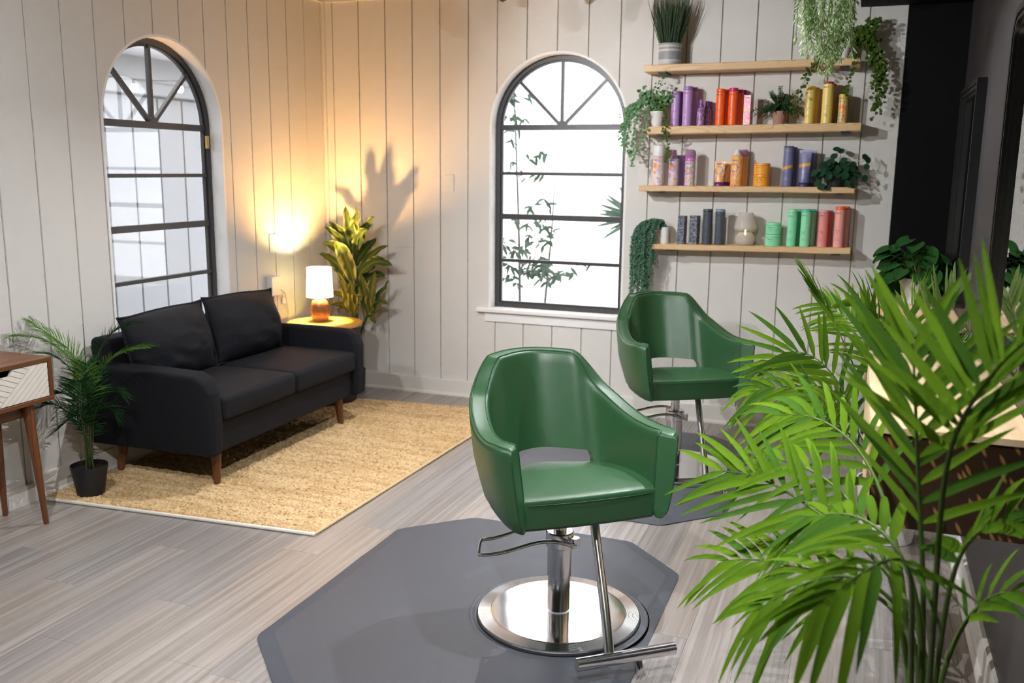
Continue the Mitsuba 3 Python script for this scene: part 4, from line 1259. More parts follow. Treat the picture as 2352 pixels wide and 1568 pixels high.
spray('mousse_can', 2.584, YF, 2, cyl_profile(0.0300, 0.145), patterned((0.68, 0.45, 0.60), conf + [(0.25, 0.35, 0.55)], 45, [(0.0, 0.088, 0.0205, (0.78, 0.35, 0.15), (0.22, 0.40, 0.48), (0.25, 0.22, 0.42)), (-0.014, 0.035, 0.012, Yk, W_, P_)]),
      'pink patterned mousse can with a clear violet dome cap', 'patterned cans on the third shelf',
      [('pump', [(0, 0.1452), (0.0290, 0.1452), (0.0300, 0.147), (0.0300, 0.166), (0.016, 0.172), (0.012, 0.195), (0, 0.198)], (0.55, 0.16, 0.48), None), ('dome', [(0.0300, 0.1662), (0.0310, 0.19), (0.028, 0.204), (0.018, 0.212), (0, 0.2135)], None, 'm_clear_plastic')], 0.130, r=0.0302)
cors = [(0.80, 0.30, 0.05), (0.75, 0.55, 0.30), (0.70, 0.16, 0.12), (0.80, 0.45, 0.10)]


def tube_profile(r, h, h0):
    return [(0, h0), (r * 0.8, h0)] + [(r * (0.80 + 0.2 * min(1, (z - h0) / 0.02)), z) for z in zs(h0, h)] + [(0, h)]


def squeeze_tube(x, y, i, r, h, color, capcol, label, group, letter, ink='m_ink', phi=-1.8):
    """A tube standing on its cap, pinched flat into a crimp at the top."""
    k = thing('squeeze_tube', label, 'tube', group)
    M = T().translate([x, y, shelf_z(i, x)])
    hc = 0.024
    n = 64
    zz = zs(hc, h)
    a = phi - PI + np.arange(n + 1) * 2 * PI / n
    Z, A = np.meshgrid(zz, a, indexing='ij')
    q = np.clip((Z - hc) / (h - 0.006 - hc), 0, 1)
    depth = r * 0.92 * (1 - q ** 1.6) + 0.0012
    width = r * (0.90 + 0.22 * q)
    e0, e1 = np.array([-math.sin(phi), math.cos(phi)]), np.array([math.cos(phi), math.sin(phi)])
    u, w = np.sin(A - phi) * width, np.cos(A - phi) * depth
    v = np.stack([u * e0[0] + w * e1[0], u * e0[1] + w * e1[1], Z], -1).reshape(-1, 3)
    c = color(np.sin(A - phi) * width * np.sign(np.cos(A - phi) + 1e-6), Z).reshape(-1, 3)
    ii, jj = np.meshgrid(np.arange(len(zz) - 1), np.arange(n), indexing='ij')
    t = (ii * (n + 1) + jj).ravel()
    f = np.vstack([np.c_[t, t + 1, t + n + 2], np.c_[t, t + n + 2, t + n + 1]])
    part('body', k, P(trimesh.Trimesh(v, f, process=False), 'm_print', smooth=True, color=c), to_world=M)
    part('cap', k, print_body([(0, 0), (r * 0.93, 0), (r * 0.95, 0.002), (r * 0.92, hc), (0, hc)], flat(capcol), 40, phi), to_world=M)
    if letter:
        t = meshkit.text_mesh(BRAND, 0.008, 0.0004)
        vv = t.vertices.copy()
        vv[:, 0] -= vv[:, 0].mean()
        zl = letter
        dq = r * 0.92 * (1 - min(1, (zl - hc) / (h - 0.006 - hc)) ** 1.6) + 0.0034 + 0.001
        pos = vv[:, 0:1] * e0 + (dq + vv[:, 2:3]) * e1
        part('lettering', k, P(trimesh.Trimesh(np.c_[pos, vv[:, 1] + zl], t.faces, process=False), ink), to_world=M)
    return k, M


fl = [(0.0, 0.092, 0.0235, (0.80, 0.42, 0.05), (0.75, 0.66, 0.55), (0.28, 0.06, 0.36)), (-0.012, 0.045, 0.008, (0.7, 0.12, 0.1), W_, O_), (0.014, 0.035, 0.010, Yk, W_, O_)]
squeeze_tube(2.760, YF, 2, 0.0300, 0.146, patterned((0.72, 0.58, 0.48), cors, 51, fl), (0.16, 0.012, 0.14), 'white and orange floral squeeze tube with a purple cap, in front', 'floral orange tubes', 0.128)
squeeze_tube(2.790, YB, 2, 0.0290, 0.143, patterned((0.66, 0.42, 0.20), cors, 52), (0.16, 0.012, 0.14), 'orange floral squeeze tube standing behind its twin', 'floral orange tubes', None)
h = 0.212
spray('aerosol_can', 2.857, YF, 2, [(0, 0), (0.0315, 0), (0.0335, 0.002)] + [(0.0335, z) for z in zs(0.004, 0.165)] + [(0.031, 0.172), (0.024, 0.179), (0, 0.179)], patterned((0.78, 0.40, 0.16), cors, 55,
      [(-0.002, 0.106, 0.0235, (0.80, 0.42, 0.05), (0.75, 0.66, 0.55), (0.28, 0.06, 0.36)), (-0.004, 0.066, 0.010, (0.65, 0.1, 0.3), W_, P_), (-0.012, 0.022, 0.014, Yk, W_, O_)]),
      'orange floral aerosol can with a white nozzle', 'floral orange aerosol cans', [('nozzle', [(0, 0.178), (0.0235, 0.178), (0.023, 0.186), (0.014, 0.195), (0.0125, 0.207), (0.008, 0.2115), (0, 0.212)], (0.74, 0.72, 0.70), None)], 0.149, r=0.0337)
spray('aerosol_can', 2.880, YB, 2, [(0, 0), (0.0315, 0), (0.0335, 0.002), (0.0335, 0.165), (0.031, 0.172), (0.024, 0.179), (0, 0.179)], patterned((0.70, 0.34, 0.12), cors, 56), 'orange floral aerosol can with a clear cap, behind its twin', 'floral orange aerosol cans',
      [('cap', [(0.030, 0.17), (0.030, 0.205), (0.026, 0.212), (0, 0.213)], None, 'm_clear_plastic')])


def navy_tube_color(s, z):
    c = flat(NAVY)(s, z)
    on = np.abs(z - 0.122 - s * 0.18) < 0.009
    c[on] = (0.62, 0.33, 0.03)
    return dashes(c, s, z, [0.088, 0.082, 0.076, 0.066, 0.060, 0.050], (0.40, 0.42, 0.58))


k, M = squeeze_tube(3.240, YF, 2, 0.0330, 0.207, navy_tube_color, (0.035, 0.035, 0.12), 'navy squeeze tube with a yellow stripe, in front', 'navy products on the third shelf', 0.180, 'm_ink_pale')
squeeze_tube(3.262, YB, 2, 0.0330, 0.204, flat(NAVY), (0.035, 0.035, 0.12), 'navy squeeze tube standing behind its twin', 'navy products on the third shelf', None)

# lowest shelf: mushroom lamp of frosted glass
k = thing('mushroom_lamp', 'small mushroom lamp of white glass with a glowing filament on the lowest shelf', 'lamp')
z0 = shelf_z(3, 2.925)
M = T().translate([2.925, -0.095, z0])
part('glass_base', k, P(lathe([(0.030, 0.0), (0.045, 0.004), (0.056, 0.022), (0.058, 0.040), (0.052, 0.058), (0.038, 0.072), (0.033, 0.080)], 48), 'm_frosted', smooth=True), to_world=M)
part('glass_shade', k, P(lathe([(0.035, 0.078), (0.058, 0.084), (0.0655, 0.098), (0.0655, 0.108), (0.060, 0.135), (0.050, 0.165), (0.040, 0.193)], 48), 'm_frosted', smooth=True), to_world=M)
f = part('filament', k, P(cat(lathe([(0, 0.058), (0.0042, 0.062), (0.0050, 0.072), (0.0042, 0.088), (0, 0.094)], 12)), 'm_bulb', smooth=True), to_world=M)
scene[f]['emitter'] = {'type': 'area', 'sampling_weight': 0.15, 'radiance': {'type': 'rgb', 'value': [26.0, 15.0, 5.0]}}
part('socket', k, P(lathe([(0, 0.0), (0.012, 0.0), (0.012, 0.05), (0.006, 0.058), (0, 0.058)], 16), 'm_ceramic', smooth=35), to_world=M)

# ------------------------------------------------------------------ plants
def unit(v):
    v = np.asarray(v, float)
    return v / (np.linalg.norm(v) + 1e-12)


def ribbon(path, widths, normals, fold=0.0):
    """A leaf: a strip along the path with a raised or sunk midrib."""
    p = np.asarray(path, float)
    t = np.gradient(p, axis=0)
    t /= np.linalg.norm(t, axis=1, keepdims=True) + 1e-12
    n = np.asarray(normals, float)
    if n.ndim == 1:
        n = np.tile(n, (len(p), 1))
    n = n - t * (n * t).sum(1, keepdims=True)
    n /= np.linalg.norm(n, axis=1, keepdims=True) + 1e-12
    b = np.cross(t, n)
    w = np.asarray(widths, float)[:, None]
    L, R = p + b * w + n * w * fold, p - b * w + n * w * fold
    v = np.vstack([p, L, R])
    k = len(p)
    f = []
    for i in range(k - 1):
        f += [(i, i + 1, k + i + 1), (i, k + i + 1, k + i), (i, 2 * k + i, 2 * k + i + 1), (i, 2 * k + i + 1, i + 1)]
    return trimesh.Trimesh(v, np.array(f), process=False)


def leaflet(base, d, length, width, droop, nrm, seg=6, fold=0.35):
    d = unit(d)
    s = np.linspace(0, 1, seg + 1)
    path = base + np.outer(s * length, d)
    path[:, 2] -= droop * length * s ** 2
    w = width * 0.5 * np.minimum(1, s / 0.12 + 0.25) * (1 - s ** 2.6) ** 0.8
    return ribbon(path, w, nrm, fold)


def frond(ctrl, n_leaf, L, W, rnd, start=0.3, angle=50, droop=0.35, up=0.25, r0=0.006, tip=0.85, twist=0.0, n=40):
    """Returns the stem mesh and the list of leaflet meshes of one pinnate frond."""
    path = spline(ctrl, n)
    tan = np.gradient(path, axis=0)
    tan /= np.linalg.norm(tan, axis=1, keepdims=True)
    stem = tube(path, np.linspace(r0, r0 * 0.25, n), 6)
    out = []
    for q in range(n_leaf):
        s = start + (1 - start) * (q // 2 + 0.5) / (n_leaf / 2)
        i = min(int(s * (n - 1)), n - 1)
        t = tan[i]
        side = np.cross(t, [0, 0, 1.0])
        if np.linalg.norm(side) < 0.25:
            side = np.array([1.0, 0.35, 0])
        side = unit(side)
        upv = np.cross(side, t)
        if twist:
            side, upv = side * math.cos(twist) + upv * math.sin(twist), upv * math.cos(twist) - side * math.sin(twist)
        sg_ = 1 if q % 2 else -1
        e = (s - start) / (1 - start)
        a = math.radians(angle * (1 - 0.55 * e) * rnd.uniform(0.85, 1.15))
        d = t * math.cos(a) + side * sg_ * math.sin(a) + upv * up * rnd.uniform(0.6, 1.3)
        length = L * (0.55 + 0.45 * math.sin(PI * (0.18 + 0.72 * e))) * (1 - (1 - tip) * max(0, e - 0.75) / 0.25) * rnd.uniform(0.88, 1.08)
        m = leaflet(path[i], d, length, W * rnd.uniform(0.85, 1.1), droop * rnd.uniform(0.5, 1.4), upv + side * sg_ * 0.25 + np.array([rnd.uniform(-.15, .15), rnd.uniform(-.15, .15), 0]))
        out.append(m)
    return stem, out


def pot(parent, x, y, z, r_top, r_bot, h, m, name='pot', soil=True, rim=0.004, n=40):
    pr = [(0, 0), (r_bot * 0.95, 0), (r_bot, 0.004), (r_top - rim * 0.5, h * 0.88), (r_top, h * 0.90), (r_top, h), (r_top - rim, h), (r_top - rim * 1.4, h * 0.82), (0, h * 0.82)]
    k = part(name, parent, P(lathe(pr, n, (x, y, z)), m, smooth=35))
    if soil:
        part('soil', parent, P(lathe([(0, h * 0.84), (r_top - rim * 1.2, h * 0.835)], n, (x, y, z)), 'm_soil'))
    return k


# --- the palm by the sofa: fine leaflets, one mesh per frond
pal = thing('potted_palm', 'small artificial palm in a black plastic pot on the rug corner beside the sofa', 'plant')
PX, PY = 0.225, -2.520
pot(pal, PX, PY, RUGZ, 0.0835, 0.062, 0.142, 'm_black', rim=0.003)
r = random.Random(5)
AREC = [([[0.227, -2.52, 0.14], [0.255, -2.53, 0.522], [0.215, -2.54, 0.684], [0.125, -2.57, 0.777], [0.035, -2.60, 0.845]], 'm_areca_light', 1.0),
        ([[0.227, -2.52, 0.14], [0.268, -2.5, 0.518], [0.326, -2.48, 0.644], [0.428, -2.46, 0.71], [0.540, -2.45, 0.738]], 'm_areca_light', 1.15),
        ([[0.227, -2.52, 0.14], [0.259, -2.5, 0.559], [0.307, -2.48, 0.725], [0.385, -2.46, 0.809], [0.480, -2.45, 0.840]], 'm_areca_dark', 1.0),
        ([[0.227, -2.52, 0.14], [0.236, -2.53, 0.417], [0.221, -2.55, 0.587], [0.170, -2.58, 0.675], [0.110, -2.61, 0.705]], 'm_areca_dark', 1.0),
        ([[0.227, -2.52, 0.14], [0.222, -2.53, 0.352], [0.200, -2.55, 0.478], [0.155, -2.58, 0.515], [0.090, -2.61, 0.480]], 'm_areca_dark', 1.0),
        ([[0.227, -2.52, 0.14], [0.226, -2.54, 0.310], [0.185, -2.57, 0.415], [0.140, -2.60, 0.462], [0.080, -2.62, 0.455]], 'm_areca_dark', 1.0),
        ([[0.227, -2.52, 0.14], [0.252, -2.51, 0.347], [0.297, -2.49, 0.474], [0.334, -2.46, 0.515], [0.372, -2.44, 0.500]], 'm_areca_dark', 0.95),
        ([[0.227, -2.52, 0.14], [0.233, -2.53, 0.600], [0.140, -2.57, 0.735], [0.080, -2.64, 0.785], [0.040, -2.72, 0.800]], 'm_areca_light', 0.8),
        ([[0.227, -2.52, 0.14], [0.240, -2.51, 0.303], [0.264, -2.48, 0.407], [0.290, -2.45, 0.428], [0.315, -2.43, 0.390]], 'm_areca_dark', 0.85),
        ([[0.227, -2.52, 0.14], [0.225, -2.50, 0.35], [0.190, -2.44, 0.52], [0.140, -2.40, 0.60], [0.09, -2.36, 0.61]], 'm_areca_dark', 0.95),
        ([[0.227, -2.52, 0.14], [0.245, -2.56, 0.36], [0.275, -2.60, 0.53], [0.325, -2.645, 0.60], [0.375, -2.67, 0.60]], 'm_areca_dark', 0.95),
        ([[0.227, -2.52, 0.14], [0.235, -2.51, 0.33], [0.205, -2.53, 0.40], [0.16, -2.55, 0.385], [0.11, -2.57, 0.34]], 'm_areca_dark', 0.85)]
for ctrl, m, sc in AREC:
    st, lf = frond(ctrl, 96, 0.135 * sc, 0.0052, r, start=0.34, angle=56, droop=0.22, up=0.18, r0=0.0028)
    fk = part('frond', pal, P(cat(*lf), m), kind='stuff')
    part('stem', fk, P(st, 'm_stem_dark', smooth=True))
st = tube(spline([(0.227, -2.515, 0.14), (0.235, -2.505, 0.60), (0.233, -2.50, 0.835)], 16), np.linspace(0.004, 0.0012, 16), 6)
part('spear', pal, P(st, 'm_areca_dark', smooth=True))
part('stem', pal, P(cat(*[tube(spline([(PX + a, PY + b, 0.13), (PX + a * 0.6, PY + b * 0.6, 0.25), (PX + c, PY + d, 0.45)], 10), 0.005, 6) for a, b, c, d in ((-.02, 0, -.01, 0), (.02, .01, .03, .01), (0, -.02, .01, -.02), (.01, .02, .015, .02))]), 'm_stem_dark', smooth=True))

# --- the tall corner plant: broad variegated leaves, each a part
cor = thing('corner_plant', 'tall plant with broad yellow-edged leaves in the room corner behind the lamp', 'plant')
CPX, CPY = 0.290, -0.150
pot(cor, CPX, CPY, 0.0, 0.068, 0.058, 0.16, 'm_black')
part('stem', cor, P(tube(spline([(CPX, CPY, 0.12), (CPX + 0.02, CPY - 0.01, 0.55), (CPX + 0.035, CPY - 0.045, 0.95), (CPX + 0.035, CPY - 0.055, 1.08)], 20), 0.012, 8), 'm_stem_dark', smooth=True))
part('stem', cor, P(tube(spline([(CPX + 0.02, CPY - 0.01, 0.30), (CPX + 0.07, CPY - 0.03, 0.45), (CPX + 0.145, CPY - 0.05, 0.58)], 16), 0.010, 8), 'm_stem_dark', smooth=True))


def broad_leaf(base, tip, width, lift, nrm, rnd, light=0.5):
    base, tip = np.array(base, float), np.array(tip, float)
    n, m = 14, 7
    s = np.linspace(0, 1, n)
    mid = base + (tip - base) * s[:, None]
    mid[:, 2] += lift * np.sin(PI * s) - 0.25 * lift * s
    t = np.gradient(mid, axis=0)
    t /= np.linalg.norm(t, axis=1, keepdims=True)
    nn = np.asarray(nrm, float) - t * (t @ np.asarray(nrm, float))[:, None]
    nn /= np.linalg.norm(nn, axis=1, keepdims=True)
    b = np.cross(t, nn)
    w = width * 0.5 * np.sin(PI * np.clip(0.06 + 0.94 * s, 0, 1) ** 0.8) ** 0.75 + 0.004
    w[-1] = 0.001
    c = np.linspace(-1, 1, m)
    wave = 0.012 * np.sin(s[:, None] * 15 + rnd.uniform(0, 6)) * np.abs(c)[None] ** 2
    v = mid[:, None] + b[:, None] * (w[:, None] * c[None])[..., None] + nn[:, None] * (np.abs(c)[None] * w[:, None] * 0.35 + wave)[..., None]
    z = meshkit.noise(np.stack([s[:, None] * 18 + np.abs(c)[None] * 4 + 0 * s[:, None], np.sign(c)[None] * 3 + 0 * s[:, None], 0 * s[:, None] + 0 * c[None] + rnd.random() * 50], -1), 3)
    edge = np.clip((np.abs(c)[None] + (z - 0.5) * 0.8 - (1.05 - 0.34 * light)) * 6, 0, 1)[..., None]
    dark, pale = np.array([0.035, 0.068, 0.020]), np.array([0.46, 0.44, 0.12])
    col = dark * (1 - edge) + pale * edge
    col[:, m // 2] = col[:, m // 2] * 0.6 + np.array([0.22, 0.24, 0.06]) * 0.4
    f = []
    for i in range(n - 1):
        for j in range(m - 1):
            a = i * m + j
            f += [(a, a + 1, a + m + 1), (a, a + m + 1, a + m)]
    return P(trimesh.Trimesh(v.reshape(-1, 3), np.array(f), process=False), 'm_dracaena', smooth=True, color=col.reshape(-1, 3))


r = random.Random(9)
# (base offset along the stem, tip x y z, width, lift, light)
LEAVES = [((0.325, -0.20, 1.03), (0.285, -0.235, 1.300), 0.095, 0.0, 0.9), ((0.335, -0.20, 1.03), (0.375, -0.235, 1.302), 0.095, 0.0, 0.9), ((0.33, -0.20, 1.00), (0.500, -0.225, 1.245), 0.075, 0.02, 0.2),
          ((0.33, -0.20, 0.99), (0.470, -0.26, 1.160), 0.085, 0.04, 0.35), ((0.32, -0.20, 1.00), (0.130, -0.20, 1.195), 0.065, 0.03, 0.45), ((0.32, -0.22, 0.98), (0.115, -0.24, 1.165), 0.06, 0.02, 0.3),
          ((0.32, -0.20, 0.86), (0.085, -0.22, 1.055), 0.085, 0.06, 0.15), ((0.325, -0.22, 0.80), (0.240, -0.31, 1.075), 0.125, 0.05, 1.0), ((0.325, -0.21, 0.74), (0.095, -0.28, 0.990), 0.085, 0.05, 0.6),
          ((0.335, -0.20, 0.82), (0.580, -0.20, 1.055), 0.060, 0.04, 0.2), ((0.335, -0.21, 0.80), (0.640, -0.23, 0.930), 0.090, 0.07, 0.3), ((0.33, -0.19, 0.78), (0.545, -0.15, 0.925), 0.06, 0.05, 0.2),
          ((0.32, -0.20, 0.66), (0.190, -0.26, 0.905), 0.055, 0.02, 0.5), ((0.325, -0.22, 0.56), (0.265, -0.28, 0.815), 0.095, 0.02, 0.35), ((0.33, -0.22, 0.54), (0.340, -0.28, 0.81), 0.080, 0.02, 0.25),
          ((0.43, -0.20, 0.56), (0.405, -0.26, 0.850), 0.085, 0.02, 0.35), ((0.44, -0.20, 0.56), (0.510, -0.25, 0.870), 0.090, 0.02, 0.35), ((0.44, -0.20, 0.55), (0.600, -0.21, 0.815), 0.045, 0.02, 0.1),
          ((0.44, -0.20, 0.54), (0.600, -0.24, 0.665), 0.070, 0.04, 0.2), ((0.44, -0.20, 0.53), (0.505, -0.25, 0.515), 0.060, 0.03, 0.5), ((0.32, -0.20, 0.60), (0.130, -0.19, 0.70), 0.06, 0.04, 0.3),
          ((0.32, -0.19, 0.62), (0.150, -0.12, 0.80), 0.07, 0.03, 0.2), ((0.33, -0.20, 0.90), (0.42, -0.06, 1.08), 0.08, 0.02, 0.2), ((0.33, -0.20, 0.72), (0.50, -0.08, 0.84), 0.08, 0.04, 0.2),
          ((0.31, -0.20, 0.56), (0.100, -0.15, 0.61), 0.055, 0.03, 0.4), ((0.33, -0.21, 0.58), (0.43, -0.27, 0.70), 0.07, 0.03, 0.15)]
for base, tip, w, lift, light in LEAVES:
    part('leaf', cor, broad_leaf(base, tip, w * 0.80, lift, (0.25 + r.uniform(-.35, .35), -1.0, 0.45 + r.uniform(-.2, .3)), r, light))

# --- foreground palm
big = thing('potted_palm', 'large green palm in the right foreground, before the nearer vanity station', 'plant')
BX, BY = 3.745, -3.86
pot(big, BX, BY, 0.0, 0.150, 0.115, 0.28, 'm_ceramic', rim=0.008)
r = random.Random(21)
NEAR = [([[3.760, -3.86, 0.45], [3.690, -3.80, 0.735], [3.547, -3.65, 0.800], [3.398, -3.50, 0.822], [3.250, -3.40, 0.795]], 22, 0.250, 0.0215, 0.16, 0.20, 0.42),
        ([[3.750, -3.86, 0.42], [3.677, -3.80, 0.690], [3.557, -3.70, 0.688], [3.418, -3.60, 0.660], [3.300, -3.55, 0.612]], 22, 0.220, 0.0195, 0.28, 0.12, 0.42),
        ([[3.730, -3.90, 0.42], [3.667, -3.95, 0.775], [3.573, -3.95, 0.800], [3.479, -3.95, 0.745], [3.430, -3.95, 0.705]], 16, 0.185, 0.025, 0.50, 0.05, 0.45),
        ([[3.740, -3.92, 0.42], [3.695, -4.06, 0.860], [3.655, -4.16, 0.935], [3.598, -4.22, 0.915], [3.548, -4.25, 0.870]], 18, 0.200, 0.026, 0.50, 0.10, 0.45),
        ([[3.750, -3.88, 0.42], [3.721, -3.95, 0.846], [3.694, -4.00, 1.044], [3.676, -4.05, 1.181], [3.660, -4.10, 1.287]], 24, 0.270, 0.0205, 0.08, 0.22, 0.46),
        ([[3.760, -3.90, 0.42], [3.726, -4.12, 1.050], [3.733, -4.18, 1.176], [3.758, -4.23, 1.260], [3.790, -4.26, 1.320], [3.828, -4.28, 1.362]], 28, 0.270, 0.0200, 0.08, 0.30, 0.52),
        ([[3.765, -3.88, 0.42], [3.774, -3.98, 0.870], [3.802, -4.02, 0.955], [3.845, -4.03, 0.992], [3.885, -4.03, 1.005]], 16, 0.170, 0.026, 0.30, 0.25, 0.46),
        ([[3.740, -3.82, 0.42], [3.672, -3.62, 0.820], [3.589, -3.50, 0.938], [3.495, -3.40, 0.966], [3.408, -3.35, 0.950]], 22, 0.215, 0.021, 0.35, 0.15, 0.44),
        ([[3.742, -3.83, 0.42], [3.656, -3.70, 0.770], [3.559, -3.60, 0.860], [3.446, -3.50, 0.878], [3.371, -3.45, 0.850]], 18, 0.190, 0.022, 0.45, 0.05, 0.46),
        ([[3.778, -3.86, 0.42], [3.820, -3.86, 0.720], [3.878, -3.87, 0.786], [3.940, -3.88, 0.772]], 14, 0.150, 0.022, 0.40, 0.15, 0.46),
        ([[3.737, -3.92, 0.42], [3.689, -3.95, 0.849], [3.637, -3.90, 0.891], [3.564, -3.80, 0.871], [3.486, -3.75, 0.821]], 18, 0.190, 0.023, 0.45, 0.10, 0.46)]
count = 0
TWIST_NEAR = [1.05, 0.85, 0.5, 0.3, 0.0, 0.0, -0.5, 0.9, 0.8, -0.4, 0.6]
for q, (ctrl, n, L, W, dr_, up, start) in enumerate(NEAR):
    st, lf = frond(ctrl, n, L, W * 0.9, r, start=start, angle=52, droop=dr_, up=up, r0=0.0065, twist=TWIST_NEAR[q])
    for m in lf:
        m.vertices[:, 0] = np.minimum(m.vertices[:, 0], 3.985)
    fk = part('frond', big, P(st, 'm_stem', smooth=True))
    for m in lf:
        count += 1
        part('leaflet', fk, P(m, f'm_palm_{r.choice((0, 0, 1, 1, 2))}', smooth=True))
canes = []
for q in range(9):
    a = q * 2.4
    canes.append(tube(spline([(BX + 0.06 * math.cos(a), BY + 0.06 * math.sin(a), 0.22), (BX + 0.04 * math.cos(a), BY + 0.04 * math.sin(a), 0.38), (BX + 0.015 * math.cos(a + .3), BY + 0.015 * math.sin(a), 0.50)], 14), np.linspace(0.011, 0.006, 14), 8))
for c in canes:
    part('cane', big, P(c, 'm_stem', smooth=True))

# --- second palm, between the two stations
mid = thing('potted_palm', 'green palm between the two vanity stations, behind the foreground palm', 'plant')
MX, MY = 3.77, -1.60
pot(mid, MX, MY, 0.0, 0.140, 0.105, 0.26, 'm_ceramic', rim=0.008)
r = random.Random(33)
MID = [([[3.740, -1.62, 0.24], [3.640, -1.65, 0.470], [3.560, -1.65, 0.630], [3.442, -1.65, 0.770], [3.331, -1.65, 0.800], [3.226, -1.65, 0.735]], 26, 0.265, 0.025, 0.12, 0.30, 0.42, 'g'),
       ([[3.750, -1.60, 0.24], [3.640, -1.58, 0.600], [3.538, -1.55, 0.832], [3.457, -1.50, 0.967], [3.380, -1.50, 1.086]], 12, 0.230, 0.020, 0.02, 0.0, 0.72, 'spear'),
       ([[3.760, -1.58, 0.24], [3.690, -1.48, 0.640], [3.597, -1.40, 0.862], [3.527, -1.30, 0.918], [3.420, -1.20, 0.960]], 26, 0.220, 0.018, 0.25, 0.20, 0.42, 'g'),
       ([[3.735, -1.65, 0.24], [3.640, -1.70, 0.420], [3.550, -1.75, 0.520], [3.422, -1.80, 0.636], [3.297, -1.80, 0.671], [3.184, -1.80, 0.630]], 28, 0.225, 0.024, 0.50, 0.10, 0.40, 'g'),
       ([[3.790, -1.62, 0.24], [3.825, -1.65, 0.560], [3.855, -1.70, 0.845], [3.895, -1.72, 1.000], [3.935, -1.75, 1.100]], 30, 0.240, 0.024, 0.05, 0.25, 0.45, 'pale'),  # spotlit frond: its light is painted in by the paler leaf colour
       ([[3.760, -1.60, 0.24], [3.700, -1.60, 0.550], [3.642, -1.60, 0.830], [3.628, -1.60, 1.000]], 10, 0.200, 0.018, 0.02, 0.0, 0.70, 'spear'),
       ([[3.780, -1.57, 0.24], [3.778, -1.52, 0.520], [3.771, -1.45, 0.814], [3.796, -1.40, 0.961], [3.845, -1.38, 1.080]], 28, 0.210, 0.020, 0.20, 0.25, 0.42, 'g'),
       ([[3.760, -1.62, 0.24], [3.735, -1.68, 0.560], [3.708, -1.75, 0.862], [3.647, -1.80, 1.000], [3.550, -1.85, 1.060]], 28, 0.220, 0.022, 0.20, 0.25, 0.42, 'g'),
       ([[3.790, -1.64, 0.24], [3.845, -1.75, 0.560], [3.884, -1.82, 0.790], [3.935, -1.87, 0.890], [3.985, -1.88, 0.935]], 24, 0.190, 0.020, 0.25, 0.20, 0.42, 'pale'),
       ([[3.745, -1.60, 0.24], [3.670, -1.55, 0.40], [3.560, -1.50, 0.56], [3.440, -1.47, 0.62], [3.330, -1.45, 0.58]], 28, 0.200, 0.020, 0.45, 0.10, 0.40, 'g'),
       ([[3.740, -1.66, 0.24], [3.650, -1.78, 0.45], [3.570, -1.86, 0.60], [3.480, -1.93, 0.66], [3.380, -1.98, 0.62]], 28, 0.200, 0.020, 0.45, 0.10, 0.40, 'g')]
TWIST_MID = [1.15, 0.0, 1.0, 0.9, 0.2, 0.0, 0.3, 0.8, -0.4, 0.9, 0.8]
for q, (ctrl, n, L, W, dr_, up, start, kind) in enumerate(MID):
    st, lf = frond(ctrl, n, L * (1.0 if kind == 'spear' else 1.12), W * 1.08, r, start=start, angle=16 if kind == 'spear' else 54, droop=dr_, up=up, r0=0.005, twist=TWIST_MID[q])
    for m in lf:
        m.vertices[:, 0] = np.minimum(m.vertices[:, 0], 3.985)
    fk = part('frond', mid, P(st, 'm_stem', smooth=True))
    for m in lf:
        part('leaflet', fk, P(m, 'm_palm_lit' if kind == 'pale' else f'm_palm_{r.choice((0, 1, 1, 2, 2))}', smooth=True))

# --- pothos on the far station
pth = thing('pothos', 'pothos with heart shaped leaves in a white pot on the corner station', 'plant')
HX, HY, HZ0 = 3.860, -0.440, 0.886
pot(pth, HX, HY, HZ0, 0.082, 0.060, 0.135, 'm_ceramic')


def heart(base, d, nrm, L, W, curl=0.25, m=8):
    """A heart shaped leaf with a folded midrib; d points from the stalk to the tip."""
    d, nrm = unit(d), unit(nrm)
    b = unit(np.cross(d, nrm))
    nrm = np.cross(b, d)
    s = np.linspace(0, 1, m)
    w = W * 0.5 * np.where(s < 0.28, np.sqrt(np.clip(1 - ((0.28 - s) / 0.36) ** 2, 0, 1)), np.cos((s - 0.28) / 0.72 * PI / 2) ** 0.85)
    v, f = [], []
    c = np.array([-1, -0.5, 0, 0.5, 1.0])
    for i in range(m):
        for x in c:
            back = -0.10 * L * abs(x) * (1 - s[i]) ** 3
            v.append(np.asarray(base) + d * (s[i] * L + back) + b * x * w[i] + nrm * (0.16 * W * abs(x) ** 1.5 - curl * L * s[i] ** 2))
    for i in range(m - 1):
        for j in range(4):
            a = i * 5 + j
            f += [(a, a + 1, a + 6), (a, a + 6, a + 5)]
    return trimesh.Trimesh(np.array(v), np.array(f), process=False)


r = random.Random(12)
top = np.array([HX, HY, HZ0 + 0.12])
stalks = []
for q in range(74):
    a = r.uniform(0, 2 * PI)
    el = r.uniform(-0.25, 1.35)
    R_ = r.uniform(0.08, 0.185)
    c = top + np.array([math.cos(a) * math.cos(el) * R_ * 1.12, math.sin(a) * math.cos(el) * R_ * 0.95, max(-0.11, math.sin(el) * R_ * 1.15) + 0.02])
    c[0] = min(c[0], 3.945)
    c[2] = max(c[2], HZ0 + 0.085)
    outd = np.array([math.cos(a), math.sin(a), -0.55 + 0.3 * math.sin(el)])
    nr = unit(np.array([math.cos(a) * 0.7 - 0.1, math.sin(a) * 0.7 - 0.45, 0.9]))
    L = r.uniform(0.074, 0.112)
    part('leaf', pth, P(heart(c, outd, nr, L, L * r.uniform(0.72, 0.85)), 'm_pothos', smooth=True))
    stalks.append(tube(spline([top + np.array([r.uniform(-.03, .03), r.uniform(-.03, .03), -0.02]), (top + c) / 2 + np.array([0, 0, 0.03]), c], 8), 0.0018, 5))
